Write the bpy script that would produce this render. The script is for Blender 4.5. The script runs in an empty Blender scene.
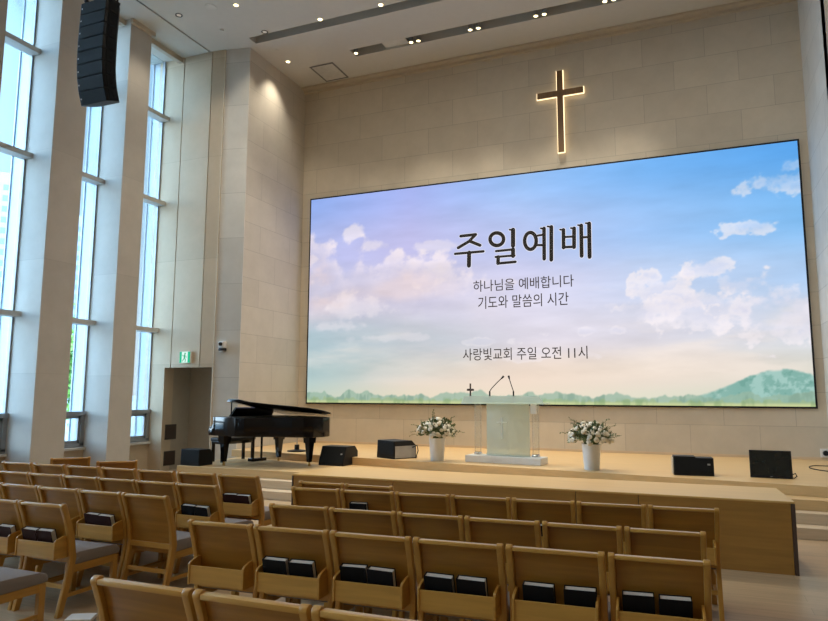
import bpy, bmesh, math, random
import numpy as np
from mathutils import Vector, Matrix
random.seed(7)
rng = np.random.default_rng(11)
S = bpy.context.scene
COL = S.collection
PI = math.pi
# ------------------------------------------------------------------ camera
yaw, pit, rol = 0.391743, 0.123437, 0.0031614
fw = Vector((-math.sin(yaw) * math.cos(pit), math.cos(yaw) * math.cos(pit), math.sin(pit)))
rt = Vector((math.cos(yaw), math.sin(yaw), 0))
up = rt.cross(fw)
r2 = math.cos(rol) * rt + math.sin(rol) * up
u2 = -math.sin(rol) * rt + math.cos(rol) * up
cd = bpy.data.cameras.new('camera')
cam = bpy.data.objects.new('camera', cd)
COL.objects.link(cam)
M3 = Matrix((r2, u2, -fw)).transposed()
cam.matrix_world = Matrix.Translation((0, 0, 1.75)) @ M3.to_4x4()
cd.sensor_fit = 'HORIZONTAL'
cd.sensor_width = 36
cd.lens = 673.27 / 828 * 36
cd.clip_end = 2000
S.camera = cam
# ------------------------------------------------------------------ sky
W = bpy.data.worlds.new('sky')
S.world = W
W.use_nodes = True
nt = W.node_tree
nt.nodes.clear()
tc = nt.nodes.new('ShaderNodeTexCoord')
sp = nt.nodes.new('ShaderNodeSeparateXYZ')
nt.links.new(tc.outputs['Generated'], sp.inputs[0])
rp = nt.nodes.new('ShaderNodeValToRGB')
nt.links.new(sp.outputs['Z'], rp.inputs[0])
el = rp.color_ramp.elements
el[0].position = 0.0
el[0].color = (0.54, 0.60, 0.63, 1)
el[1].position = 1.0
el[1].color = (0.26, 0.38, 0.55, 1)
for p_, c_ in ((0.2, (0.34, 0.48, 0.60, 1)), (0.5, (0.23, 0.40, 0.57, 1))):
    e_ = el.new(p_)
    e_.color = c_
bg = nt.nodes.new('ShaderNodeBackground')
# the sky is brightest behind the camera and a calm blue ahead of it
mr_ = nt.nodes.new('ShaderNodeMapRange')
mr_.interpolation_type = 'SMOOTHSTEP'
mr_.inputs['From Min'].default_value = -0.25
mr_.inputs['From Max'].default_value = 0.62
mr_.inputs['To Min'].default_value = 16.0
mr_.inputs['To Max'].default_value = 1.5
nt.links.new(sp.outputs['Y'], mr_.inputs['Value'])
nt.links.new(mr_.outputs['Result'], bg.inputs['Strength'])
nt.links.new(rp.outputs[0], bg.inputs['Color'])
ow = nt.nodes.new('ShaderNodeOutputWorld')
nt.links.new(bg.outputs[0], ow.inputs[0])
S.view_settings.view_transform = 'Standard'
S.view_settings.look = 'None'
S.view_settings.gamma = 1
S.view_settings.exposure = 0.62
S.view_settings.use_curve_mapping = False
EMIT = 0.67              # screens and signs, against the exposure
LAMP_W = 45.0          # power of one added, unseen fill downlight
LAMP_COL = (1.0, 0.88, 0.70)
# daylight comes through the windows: portals only guide the sampling of the sky
for px, rz in ((-12.1, 1),):
    ld = bpy.data.lights.new('window_daylight', 'AREA')
    ld.shape = 'RECTANGLE'
    ld.size = 9.6
    ld.size_y = 19.0
    ld.cycles.is_portal = True
    lo = bpy.data.objects.new('window_daylight', ld)
    COL.objects.link(lo)
    lo.location = (px, 3.2, 5.0)
    lo.rotation_euler = (0, -rz * PI / 2, 0)

# ------------------------------------------------------------------ helpers
def lin(r, g, b):
    f = lambda v: (v / 255 / 12.92) if v / 255 <= 0.04045 else ((v / 255 + 0.055) / 1.055) ** 2.4
    return (f(r), f(g), f(b), 1)

class MB:
    def __init__(s):
        s.bm = bmesh.new()
    def box(s, x0, x1, y0, y1, z0, z1, bev=0.0, m=None):
        vs = [s.bm.verts.new((x, y, z)) for x in (x0, x1) for y in (y0, y1) for z in (z0, z1)]
        fs = [s.bm.faces.new([vs[i] for i in q]) for q in ((0, 1, 3, 2), (4, 6, 7, 5), (0, 4, 5, 1), (2, 3, 7, 6), (0, 2, 6, 4), (1, 5, 7, 3))]
        if bev:
            es = list({e for f in fs for e in f.edges})
            r = bmesh.ops.bevel(s.bm, geom=es, offset=bev, segments=2, affect='EDGES', profile=0.6)
            vs = list({v for f in r['faces'] for v in f.verts} | {v for v in vs if v.is_valid})
        if m is not None:
            bmesh.ops.transform(s.bm, matrix=m, verts=[v for v in vs if v.is_valid])
        return s
    def prism(s, pts, a0, a1, axis='x', bev=0.0, m=None):
        """polygon pts extruded along axis; pts are (y,z) for x, (x,z) for y, (x,y) for z"""
        def P(p, a):
            return {'x': (a, p[0], p[1]), 'y': (p[0], a, p[1]), 'z': (p[0], p[1], a)}[axis]
        A = [s.bm.verts.new(P(p, a0)) for p in pts]
        B = [s.bm.verts.new(P(p, a1)) for p in pts]
        n = len(pts)
        fs = [s.bm.faces.new(A), s.bm.faces.new(B[::-1])]
        for i in range(n):
            fs.append(s.bm.faces.new([A[i], B[i], B[(i + 1) % n], A[(i + 1) % n]]))
        bmesh.ops.recalc_face_normals(s.bm, faces=fs)
        vs = A + B
        if bev:
            es = list({e for f in fs for e in f.edges})
            r = bmesh.ops.bevel(s.bm, geom=es, offset=bev, segments=2, affect='EDGES', profile=0.6)
            vs = list({v for f in r['faces'] for v in f.verts} | {v for v in vs if v.is_valid})
        if m is not None:
            bmesh.ops.transform(s.bm, matrix=m, verts=[v for v in vs if v.is_valid])
        return s
    def lathe(s, prof, c=(0, 0, 0), n=24, m=None):
        rings = []
        new = []
        for r, z in prof:
            if r < 1e-5:
                rg = [s.bm.verts.new((c[0], c[1], c[2] + z))]
            else:
                rg = [s.bm.verts.new((c[0] + r * math.cos(2 * PI * i / n), c[1] + r * math.sin(2 * PI * i / n), c[2] + z)) for i in range(n)]
            rings.append(rg)
            new += rg
        for a, b in zip(rings, rings[1:]):
            for i in range(n):
                j = (i + 1) % n
                if len(a) == 1 and len(b) == 1:
                    continue
                if len(a) == 1:
                    s.bm.faces.new([a[0], b[i], b[j]])
                elif len(b) == 1:
                    s.bm.faces.new([a[i], b[0], a[j]])
                else:
                    s.bm.faces.new([a[i], a[j], b[j], b[i]])
        if m is not None:
            bmesh.ops.transform(s.bm, matrix=m, verts=new)
        return s
    def tube(s, path, r, n=10, cap=True):
        path = [Vector(p) for p in path]
        rr = r if isinstance(r, (list, tuple)) else [r] * len(path)
        rings = []
        ref = None
        for i, p in enumerate(path):
            t = (path[min(i + 1, len(path) - 1)] - path[max(i - 1, 0)]).normalized()
            if ref is None:
                ref = Vector((0, 0, 1)) if abs(t.z) < 0.9 else Vector((1, 0, 0))
            a = t.cross(ref).normalized()
            b = a.cross(t).normalized()
            ref = b
            rings.append([s.bm.verts.new(p + (a * math.cos(2 * PI * k / n) + b * math.sin(2 * PI * k / n)) * rr[i]) for k in range(n)])
        for a, b in zip(rings, rings[1:]):
            for k in range(n):
                s.bm.faces.new([a[k], a[(k + 1) % n], b[(k + 1) % n], b[k]])
        if cap:
            s.bm.faces.new(rings[0][::-1])
            s.bm.faces.new(rings[-1])
        return s
    def ribbon(s, path, w, y, th=0.006):
        """flat stroke in the x-z plane at depth y, with a little thickness and rounded ends"""
        P = [Vector((p[0], p[1])) for p in path]
        closed = (P[0] - P[-1]).length < 1e-4
        if closed:
            P = P[:-1]
        n = len(P)
        L, R = [], []
        for i in range(n):
            if closed:
                t = (P[(i + 1) % n] - P[i - 1]).normalized()
            else:
                d1 = (P[i] - P[i - 1]).normalized() if i else None
                d2 = (P[i + 1] - P[i]).normalized() if i < n - 1 else None
                t = ((d1 or d2) + (d2 or d1)).normalized()
            q = Vector((-t.y, t.x)) * w / 2
            L.append(P[i] + q)
            R.append(P[i] - q)
        if closed:
            for i in range(n):
                j = (i + 1) % n
                s.prism([L[i], L[j], R[j], R[i]], y - th, y, 'y')
        else:
            def cap(c, a, b):
                # half-round end cap points from a to b about c
                a0 = math.atan2(a.y - c.y, a.x - c.x)
                return [Vector((c.x + w / 2 * math.cos(a0 - k * PI / 5), c.y + w / 2 * math.sin(a0 - k * PI / 5))) for k in range(1, 5)]
            pts = L + cap(P[-1], L[-1], R[-1]) + R[::-1] + cap(P[0], R[0], L[0])
            s.prism(pts, y - th, y, 'y')
        return s
    def build(s, name, mat, parent=None, smooth=False):
        bmesh.ops.recalc_face_normals(s.bm, faces=s.bm.faces)
        me = bpy.data.meshes.new(name)
        s.bm.to_mesh(me)
        s.bm.free()
        if mat:
            me.materials.append(mat)
        if smooth:
            for p in me.polygons:
                p.use_smooth = True
            me.set_sharp_from_angle(angle=math.radians(40))
        o = bpy.data.objects.new(name, me)
        COL.objects.link(o)
        if parent:
            o.parent = parent
        return o

def tag(o, label=None, cat=None, group=None, kind=None):
    if label: o['label'] = label
    if cat: o['category'] = cat
    if group: o['group'] = group
    if kind: o['kind'] = kind
    return o

def thing(name, label, cat, loc=(0, 0, 0), rz=0.0, group=None, kind=None):
    o = bpy.data.objects.new(name, None)
    o.empty_display_size = 0.1
    COL.objects.link(o)
    o.location = loc
    o.rotation_euler = (0, 0, rz)
    return tag(o, label, cat, group, kind)

def children(o):
    return [c for c in CHILD.get(o.name, [])]
def dup(root, loc, rz, sc=(1, 1, 1), label=None, group=None):
    r = root.copy()
    COL.objects.link(r)
    r.location = loc
    r.rotation_euler = (0, 0, rz)
    r.scale = sc
    if label: r['label'] = label
    if group: r['group'] = group
    for ch in list(root.children):
        c = ch.copy()
        COL.objects.link(c)
        c.parent = r
        for g in ch.children:
            d = g.copy()
            COL.objects.link(d)
            d.parent = c
    return r

def struct(name, mb, mat, parent=None):
    return tag(mb.build(name, mat, parent), kind='structure')

# ------------------------------------------------------------------ materials
def mat(name, col, rough=0.5, metal=0.0, spec=0.5, bump=0.0, nscale=8.0, var=0.08, coat=0.0, **kw):
    m = bpy.data.materials.new(name)
    m.use_nodes = True
    n = m.node_tree.nodes
    l = m.node_tree.links
    b = n['Principled BSDF']
    b.inputs['Roughness'].default_value = rough
    b.inputs['Metallic'].default_value = metal
    b.inputs['Specular IOR Level'].default_value = spec
    b.inputs['Coat Weight'].default_value = coat
    t = n.new('ShaderNodeTexCoord')
    nz = n.new('ShaderNodeTexNoise')
    nz.inputs['Scale'].default_value = nscale
    nz.inputs['Detail'].default_value = 5
    l.new(t.outputs['Object'], nz.inputs['Vector'])
    r = n.new('ShaderNodeValToRGB')
    c = Vector(col[:3])
    r.color_ramp.elements[0].color = (*(c * (1 - var)), 1)
    r.color_ramp.elements[1].color = (*(c * (1 + var)), 1)
    r.color_ramp.elements[0].position = 0.3
    r.color_ramp.elements[1].position = 0.7
    l.new(nz.outputs['Fac'], r.inputs[0])
    l.new(r.outputs[0], b.inputs['Base Color'])
    if bump:
        bp = n.new('ShaderNodeBump')
        bp.inputs['Strength'].default_value = bump
        bp.inputs['Distance'].default_value = 0.01
        l.new(nz.outputs['Fac'], bp.inputs['Height'])
        l.new(bp.outputs[0], b.inputs['Normal'])
    return m

def wood(name, col, axis='x', rough=0.4, var=0.18, fine=1.0, coat=0.0, plank=None):
    """stretched grain along axis; plank=(length, width, axes) draws boards"""
    m = bpy.data.materials.new(name)
    m.use_nodes = True
    n = m.node_tree.nodes
    l = m.node_tree.links
    b = n['Principled BSDF']
    b.inputs['Roughness'].default_value = rough
    b.inputs['Coat Weight'].default_value = coat
    t = n.new('ShaderNodeTexCoord')
    oi = n.new('ShaderNodeObjectInfo')
    mp = n.new('ShaderNodeMapping')
    sc = {'x': (1.2, 16, 16), 'y': (16, 1.2, 16), 'z': (16, 16, 1.2)}[axis]
    mp.inputs['Scale'].default_value = [v * fine for v in sc]
    ad = n.new('ShaderNodeVectorMath')
    l.new(t.outputs['Object'], ad.inputs[0])
    ml = n.new('ShaderNodeMath')
    ml.operation = 'MULTIPLY'
    ml.inputs[1].default_value = 37.0
    l.new(oi.outputs['Random'], ml.inputs[0])
    l.new(ml.outputs[0], ad.inputs[1])
    l.new(ad.outputs[0], mp.inputs[0])
    nz = n.new('ShaderNodeTexNoise')
    nz.inputs['Scale'].default_value = 1.6
    nz.inputs['Detail'].default_value = 6
    nz.inputs['Distortion'].default_value = 0.6
    l.new(mp.outputs[0], nz.inputs['Vector'])
    r = n.new('ShaderNodeValToRGB')
    c = Vector(col[:3])
    e = r.color_ramp.elements
    e[0].position, e[1].position = 0.3, 0.72
    e[0].color = (*(c * (1 - var)), 1)
    e[1].color = (*(c * (1 + var)), 1)
    l.new(nz.outputs['Fac'], r.inputs[0])
    out = r.outputs[0]
    if plank:
        bl, bw, rot = plank
        br = n.new('ShaderNodeTexBrick')
        br.inputs['Scale'].default_value = 1
        br.inputs['Brick Width'].default_value = bl
        br.inputs['Row Height'].default_value = bw
        br.inputs['Mortar Size'].default_value = 0.002
        br.inputs['Color1'].default_value = (0.88, 0.88, 0.88, 1)
        br.inputs['Color2'].default_value = (1.08, 1.06, 1.04, 1)
        br.inputs['Mortar'].default_value = (0.62, 0.6, 0.58, 1)
        br.offset = 0.37
        mr = n.new('ShaderNodeMapping')
        mr.inputs['Rotation'].default_value = rot
        l.new(t.outputs['Object'], mr.inputs[0])
        l.new(mr.outputs[0], br.inputs['Vector'])
        mx = n.new('ShaderNodeMix')
        mx.data_type = 'RGBA'
        mx.blend_type = 'MULTIPLY'
        mx.inputs['Factor'].default_value = 1
        l.new(out, mx.inputs['A'])
        l.new(br.outputs['Color'], mx.inputs['B'])
        out = mx.outputs['Result']
    l.new(out, b.inputs['Base Color'])
    bp = n.new('ShaderNodeBump')
    bp.inputs['Strength'].default_value = 0.08
    bp.inputs['Distance'].default_value = 0.004
    l.new(nz.outputs['Fac'], bp.inputs['Height'])
    l.new(bp.outputs[0], b.inputs['Normal'])
    return m

def stone(name, col, plane, bw, rh, rough=0.75, off=0.5, mortar=0.006, joint=0.72, shift=(0, 0)):
    """large stone panels; plane 'xz' or 'yz' chooses the wall's own plane"""
    m = bpy.data.materials.new(name)
    m.use_nodes = True
    n = m.node_tree.nodes
    l = m.node_tree.links
    b = n['Principled BSDF']
    b.inputs['Roughness'].default_value = rough
    t = n.new('ShaderNodeTexCoord')
    s_ = n.new('ShaderNodeSeparateXYZ')
    l.new(t.outputs['Object'], s_.inputs[0])
    cb = n.new('ShaderNodeCombineXYZ')
    l.new(s_.outputs['X' if plane == 'xz' else 'Y'], cb.inputs[0])
    l.new(s_.outputs['Z'], cb.inputs[1])
    mp = n.new('ShaderNodeMapping')
    mp.inputs['Location'].default_value = (shift[0], shift[1], 0)
    l.new(cb.outputs[0], mp.inputs[0])
    br = n.new('ShaderNodeTexBrick')
    br.offset = off
    br.inputs['Scale'].default_value = 1
    br.inputs['Brick Width'].default_value = bw
    br.inputs['Row Height'].default_value = rh
    br.inputs['Mortar Size'].default_value = mortar
    br.inputs['Mortar Smooth'].default_value = 0.4
    c = Vector(col[:3])
    br.inputs['Color1'].default_value = (*(c * 0.95), 1)
    br.inputs['Color2'].default_value = (*(c * 1.05), 1)
    br.inputs['Mortar'].default_value = (*(c * joint), 1)
    l.new(mp.outputs[0], br.inputs['Vector'])
    nz = n.new('ShaderNodeTexNoise')
    nz.inputs['Scale'].default_value = 2.3
    nz.inputs['Detail'].default_value = 7
    nz.inputs['Roughness'].default_value = 0.65
    l.new(t.outputs['Object'], nz.inputs['Vector'])
    r = n.new('ShaderNodeValToRGB')
    r.color_ramp.elements[0].color = (0.94, 0.94, 0.93, 1)
    r.color_ramp.elements[1].color = (1.05, 1.05, 1.05, 1)
    r.color_ramp.elements[0].position = 0.3
    r.color_ramp.elements[1].position = 0.7
    l.new(nz.outputs['Fac'], r.inputs[0])
    mx = n.new('ShaderNodeMix')
    mx.data_type = 'RGBA'
    mx.blend_type = 'MULTIPLY'
    mx.inputs['Factor'].default_value = 1
    l.new(br.outputs['Color'], mx.inputs['A'])
    l.new(r.outputs[0], mx.inputs['B'])
    l.new(mx.outputs['Result'], b.inputs['Base Color'])
    return m

def emit(name, col, st=1.0):
    m = bpy.data.materials.new(name)
    m.use_nodes = True
    n = m.node_tree.nodes
    n.clear()
    e = n.new('ShaderNodeEmission')
    e.inputs[0].default_value = (*col[:3], 1)
    e.inputs[1].default_value = st * EMIT
    o = n.new('ShaderNodeOutputMaterial')
    m.node_tree.links.new(e.outputs[0], o.inputs[0])
    return m

def glass(name, tint=(0.93, 0.97, 0.98), gl=0.08, frost=0.0, frostcol=(0.7, 0.8, 0.75)):
    m = bpy.data.materials.new(name)
    m.use_nodes = True
    n = m.node_tree.nodes
    l = m.node_tree.links
    n.clear()
    tr = n.new('ShaderNodeBsdfTransparent')
    tr.inputs[0].default_value = (*tint, 1)
    g = n.new('ShaderNodeBsdfGlossy')
    g.inputs['Roughness'].default_value = 0.03
    fr = n.new('ShaderNodeFresnel')
    fr.inputs[0].default_value = 1.45
    mu = n.new('ShaderNodeMath')
    mu.operation = 'MULTIPLY'
    mu.inputs[1].default_value = gl * 10
    l.new(fr.outputs[0], mu.inputs[0])
    mx = n.new('ShaderNodeMixShader')
    l.new(mu.outputs[0], mx.inputs[0])
    l.new(tr.outputs[0], mx.inputs[1])
    l.new(g.outputs[0], mx.inputs[2])
    out = mx.outputs[0]
    if frost:
        d = n.new('ShaderNodeBsdfDiffuse')
        d.inputs[0].default_value = (*frostcol, 1)
        tl = n.new('ShaderNodeBsdfTranslucent')
        tl.inputs[0].default_value = (*frostcol, 1)
        ms = n.new('ShaderNodeMixShader')
        ms.inputs[0].default_value = 0.45
        l.new(d.outputs[0], ms.inputs[1])
        l.new(tl.outputs[0], ms.inputs[2])
        m2 = n.new('ShaderNodeMixShader')
        m2.inputs[0].default_value = frost
        l.new(out, m2.inputs[1])
        l.new(ms.outputs[0], m2.inputs[2])
        out = m2.outputs[0]
    o = n.new('ShaderNodeOutputMaterial')
    l.new(out, o.inputs[0])
    return m

STONE = (0.56, 0.50, 0.41)
M_back = stone('stone_back', STONE, 'xz', 1.25, 0.64, shift=(0.1, 0.12))
M_return = stone('stone_return', (0.56, 0.52, 0.45), 'yz', 1.25, 0.64, shift=(0.2, 0.12))
M_pier = stone('stone_pier', (0.62, 0.60, 0.56), 'xz', 3.0, 1.05)
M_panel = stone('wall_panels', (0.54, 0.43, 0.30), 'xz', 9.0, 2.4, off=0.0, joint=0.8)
M_fin = stone('stone_fin', (0.54, 0.51, 0.46), 'yz', 6.0, 2.1, off=0.0, joint=0.86)
M_finface = stone('stone_fin_face', (0.54, 0.51, 0.46), 'xz', 6.0, 2.1, off=0.0, joint=0.86)
M_ceil = mat('ceiling_paint', (0.58, 0.56, 0.50), 0.9, var=0.015)
M_dark = mat('shadow_gap', (0.02, 0.02, 0.02), 0.8)
M_trough = mat('trough_grey', (0.16, 0.155, 0.14), 0.8)
M_trim = mat('beige_trim', (0.50, 0.43, 0.33), 0.6, var=0.03)
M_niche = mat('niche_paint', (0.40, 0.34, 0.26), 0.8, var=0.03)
M_floor = wood('floor_planks', (0.45, 0.32, 0.19), 'x', 0.36, 0.12, plank=(1.3, 0.19, (0, 0, 0)))
M_stage = wood('stage_maple', (0.62, 0.42, 0.20), 'x', 0.38, 0.08)
M_step = wood('step_maple', (0.60, 0.47, 0.32), 'x', 0.4, 0.08)
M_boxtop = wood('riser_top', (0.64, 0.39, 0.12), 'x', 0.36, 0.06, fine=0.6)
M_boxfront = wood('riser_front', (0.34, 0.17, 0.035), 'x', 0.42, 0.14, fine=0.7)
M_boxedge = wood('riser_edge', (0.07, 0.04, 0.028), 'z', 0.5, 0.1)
M_oak = wood('oak_panel', (0.37, 0.165, 0.022), 'x', 0.38, 0.16, fine=0.8, coat=0.15)
M_oakz = wood('oak_post', (0.50, 0.25, 0.045), 'z', 0.36, 0.14, coat=0.15)
M_oakrail = wood('oak_rail', (0.55, 0.29, 0.06), 'x', 0.3, 0.12, coat=0.25)
M_oaky = wood('oak_side', (0.50, 0.25, 0.045), 'y', 0.38, 0.14, coat=0.1)
M_cush = mat('taupe_fabric', (0.26, 0.215, 0.19), 0.9, bump=0.25, nscale=220, var=0.12)
M_black = mat('black_plastic', (0.006, 0.007, 0.009), 0.5, spec=0.3, var=0.1)
M_grille = mat('black_grille', (0.006, 0.008, 0.010), 0.7, spec=0.25, bump=0.4, nscale=300, var=0.3)
M_gloss = mat('piano_black', (0.004, 0.004, 0.005), 0.12, spec=0.4, var=0.05)
M_chrome = mat('chrome', (0.7, 0.7, 0.7), 0.2, metal=1.0)
M_brass = mat('brass', (0.55, 0.38, 0.14), 0.3, metal=1.0)
M_grey = mat('grey_plastic', (0.35, 0.35, 0.35), 0.5)
M_white = mat('white_plastic', (0.75, 0.75, 0.74), 0.4, var=0.02)
M_alu = mat('window_aluminium', (0.30, 0.32, 0.34), 0.45, metal=0.3)
M_trans = mat('transom_paint', (0.55, 0.53, 0.48), 0.5, var=0.02)
M_glass = glass('window_glass', (0.90, 0.96, 1.0), 0.05)
M_ext = mat('exterior_panel', (0.42, 0.50, 0.58), 0.6, var=0.02)
M_cover_b = mat('book_black', (0.006, 0.006, 0.007), 0.6, spec=0.2, bump=0.1, nscale=120)
M_cover_m = mat('book_maroon', (0.035, 0.010, 0.008), 0.6, spec=0.2, bump=0.1, nscale=120)
M_pages = mat('book_pages', (0.62, 0.58, 0.52), 0.8, nscale=90)
# ------------------------------------------------------------------ the room
CZ = 9.79
D = 14.75
FX0, FX1 = -11.7, -10.9          # fins: window side / room side
struct('floor', MB().box(-11.75, 5.2, -7.2, 14.9, -0.2, 0.0), M_floor)
cb = MB()
xs = [-12.0, -10.28, -10.23, -9.02, -7.15, 2.28, 5.2]
ys = [-7.2, 11.92, 12.1, 12.2, 13.27, 13.6, 14.95]
for i in range(len(xs) - 1):
    for j in range(len(ys) - 1):
        mx_, my_ = (xs[i] + xs[i + 1]) / 2, (ys[j] + ys[j + 1]) / 2
        if -10.28 < mx_ < -10.23 and my_ < 12.1: continue
        if -9.02 < mx_ < 2.28 and (11.92 < my_ < 12.2): continue
        if -7.15 < mx_ < 2.28 and (13.27 < my_ < 13.6): continue
        cb.box(xs[i], xs[i + 1], ys[j], ys[j + 1], CZ, CZ + 0.25)
struct('ceiling', cb, M_ceil)
struct('trim_1', MB().box(-10.3, -10.2, -7.2, 12.15, CZ + 0.25, CZ + 0.3), M_dark)          # shadow gap of the ceiling
tr = MB().box(-9.1, 2.3, 11.88, 12.24, CZ + 0.25, CZ + 0.3)
struct('trim_2', tr, M_trough)
tr = MB().box(-7.2, 2.3, 13.2, 13.65, CZ + 0.25, CZ + 0.3)
struct('trim_3', tr, M_trough)
# cornice along the back wall
tr = MB().box(-9.25, 2.3, 14.52, 14.76, CZ - 0.05, CZ, 0.004).box(-9.25, 2.3, 14.66, 14.76, CZ - 0.11, CZ - 0.05, 0.004)
struct('trim_4', tr, M_trim)
struct('wall_back', MB().box(-9.6, 2.7, D, D + 0.3, 0, CZ), M_back)
# left return wall and its pier
struct('wall_return_left', MB().box(-9.55, -9.25, 12.32, D, 0, CZ), M_return)
struct('wall_pier_left', MB().prism([(-9.83, 12.17), (-9.25, 12.3), (-9.25, 12.32), (-9.83, 12.32)], 0, CZ, 'z'), M_pier)
# panelled wall with the door niche, built of three panels with shadow gaps between them
NZ = 2.33
pn = MB()
pn.box(-11.75, -11.165, 12.1, 12.4, 0, CZ)                # left of the niche, full height
pn.box(-11.165, -11.01, 12.1, 12.4, NZ, CZ)
struct('wall_panel', pn, M_panel)
struct('wall_panel', MB().box(-10.985, -10.185, 12.1, 12.4, NZ, CZ), M_panel)
struct('wall_panel', MB().prism([(-10.16, 12.1), (-9.87, 12.15), (-9.87, 12.4), (-10.16, 12.4)], NZ, CZ, 'z').box(-9.87, -9.83, 12.15, 12.4, 0, CZ), M_panel)
struct('trim_5', MB().box(-11.02, -10.97, 12.16, 12.3, NZ, CZ).box(-10.19, -10.15, 12.16, 12.3, NZ, CZ), M_dark)
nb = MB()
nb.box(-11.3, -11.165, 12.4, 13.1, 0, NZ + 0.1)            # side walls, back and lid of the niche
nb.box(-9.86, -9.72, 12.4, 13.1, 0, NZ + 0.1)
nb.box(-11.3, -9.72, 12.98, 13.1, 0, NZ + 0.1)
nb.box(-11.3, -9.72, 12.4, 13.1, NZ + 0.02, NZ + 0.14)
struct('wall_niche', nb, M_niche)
# right side, mirrored
struct('wall_return_right', MB().box(2.29, 2.6, 12.32, D, 0, CZ), stone('stone_return_right', (0.62, 0.60, 0.55), 'yz', 1.25, 0.64, shift=(0.2, 0.12)))
struct('wall_pier_right', MB().box(2.29, 5.2, 12.3, 12.6, 0, CZ), M_pier)
struct('wall_rear', MB().box(-12, 5.2, -7.5, -7.2, 0, CZ), M_panel)

# window walls
PITCH = 1.75
def ft(y0):
    return 0.61 if abs(y0 - 10.31) < 0.01 else 0.70
YF = [10.31, 8.62, 6.85] + [6.85 - PITCH * k for k in range(1, 9)]              # front (-y) faces of the fins: 10.35, 8.6, 6.85 ...
def fin(y0, side):
    if side < 0:
        a, b, e = FX0, FX1, -11.94
        nm = 'wall_left'
    else:
        a, b, e = 4.15, 4.95, 5.25
        nm = 'wall_right'
    f = MB().box(a, b, y0 + 0.02, y0 + ft(y0), 0, CZ)
    o = struct(nm, f, M_fin)
    g = MB().box(a + 0.001, b, y0, y0 + 0.02, 0, CZ)        # the face turned to the light, pale stone
    tag(g.build('face_panel', M_finface, o))
    if side < 0:
        h = MB().box(e, a, y0, y0 + ft(y0), -0.3, CZ)
    else:
        h = MB().box(b, e, y0, y0 + ft(y0), -0.3, CZ)
    tag(h.build('outer_panel', M_ext, o))
for y0 in YF:
    fin(y0, -1)
# outer panel beside the panelled wall
struct('wall_left_end', MB().box(-11.94, -11.75, 12.1, 12.5, -0.3, CZ), M_ext)
struct('wall_right', MB().box(4.9, 5.2, -7.2, 12.3, 0, CZ), wood('wall_wood', (0.22, 0.15, 0.09), 'z', 0.5))

def window(k, y0, y1, side, full=True):
    w = thing('window_%d' % k, None, None, kind='structure')
    gx = -11.6 if side < 0 else 4.85
    sx = 1 if side < 0 else -1
    def bx(mb, xa, xb, *a, **kw):
        x0, x1 = sorted((gx + sx * xa, gx + sx * xb))
        return mb.box(x0, x1, *a, **kw)
    tag(bx(MB(), -0.012, 0.0, y0, y1, 0.7, CZ).build('glass_pane', M_glass, w))
    fr = MB()
    bx(fr, -0.04, 0.03, y0, y0 + 0.035, 0.66, CZ)
    bx(fr, -0.04, 0.03, y1 - 0.035, y1, 0.66, CZ)
    bx(fr, -0.345, -0.32, y1 - 0.03, y1, 0.66, CZ)
    fr.build('frame', M_alu, w)
    for z in (8.35, 6.26, 3.24):
        bx(MB(), -0.05, 0.21, y0, y1 + 0.0, z - 0.10, z, bev=0.006).build('transom', M_trans, w)
    # opening light at the bottom
    s = MB()
    bx(s, -0.05, 0.10, y0, y1, 1.30, 1.38)
    bx(s, -0.05, 0.07, y0, y0 + 0.09, 0.70, 1.30)
    bx(s, -0.05, 0.07, y1 - 0.09, y1, 0.70, 1.30)
    bx(s, -0.05, 0.07, y0, y1, 0.66, 0.74)
    bx(s, -0.03, 0.045, y0 + 0.09, y0 + 0.14, 0.74, 1.30)
    bx(s, -0.03, 0.045, y1 - 0.14, y1 - 0.09, 0.74, 1.30)
    bx(s, -0.03, 0.045, y0 + 0.09, y1 - 0.09, 1.24, 1.30)
    bx(s, -0.03, 0.045, y0 + 0.09, y1 - 0.09, 0.74, 0.80)
    s.build('sash', M_alu, w)
    bx(MB(), -0.06, 0.13, y0, y1, 0.61, 0.66, bev=0.006).build('sill', M_trans, w)
    bx(MB(), -0.3, 0.07, y0, y1, 0.0, 0.61).build('parapet', M_panel, w)
    # blind box under the ceiling
    bx(MB(), 0.42, 0.54, y0, y1, 9.67, CZ, bev=0.004).build('blind_box', M_trim, w)
tops = [12.1] + YF
for k in range(len(YF)):
    window(k + 1, YF[k] + ft(YF[k]), tops[k], -1)
# strip of trim on the fins' room side below the ceiling
t6 = MB()
for y0 in YF[:5]:
    t6.box(FX1, FX1 + 0.07, y0 - 0.02, y0 + ft(y0) + 0.04, CZ - 0.1, CZ, 0.004)
struct('trim_6', t6, M_trim)

# ------------------------------------------------------------------ outdoors
struct('ground', MB().box(-400, -12.05, -150, 400, -0.6, -0.3), mat('paving', (0.34, 0.34, 0.32), 0.9, nscale=1.5, var=0.1))
def tower(x, y, w, d, h, label, rz):
    t = thing('apartment_tower', label, 'building', (x, y, -0.3), rz)
    MB().box(-w / 2, w / 2, -d / 2, d / 2, 0, h).build('wall', M_tower, t)
    b = MB()
    z = 3.0
    while z < h - 2:
        for i in range(int(w / 4)):
            xx = -w / 2 + 2 + i * 4 - 1.2
            b.box(xx, xx + 2.4, -d / 2 - 0.05, -d / 2 + 0.2, z, z + 1.6)
        for i in range(int(d / 4)):
            yy = -d / 2 + 2 + i * 4 - 1.2
            b.box(w / 2 - 0.2, w / 2 + 0.05, yy, yy + 2.4, z, z + 1.6)
        z += 3.0
    tag(b.build('window', M_towerwin, t), kind='stuff')
M_tower = mat('tower_paint', (0.20, 0.25, 0.31), 0.8, var=0.03)
M_towerwin = mat('tower_window', (0.07, 0.11, 0.16), 0.3, var=0.1)
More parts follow.
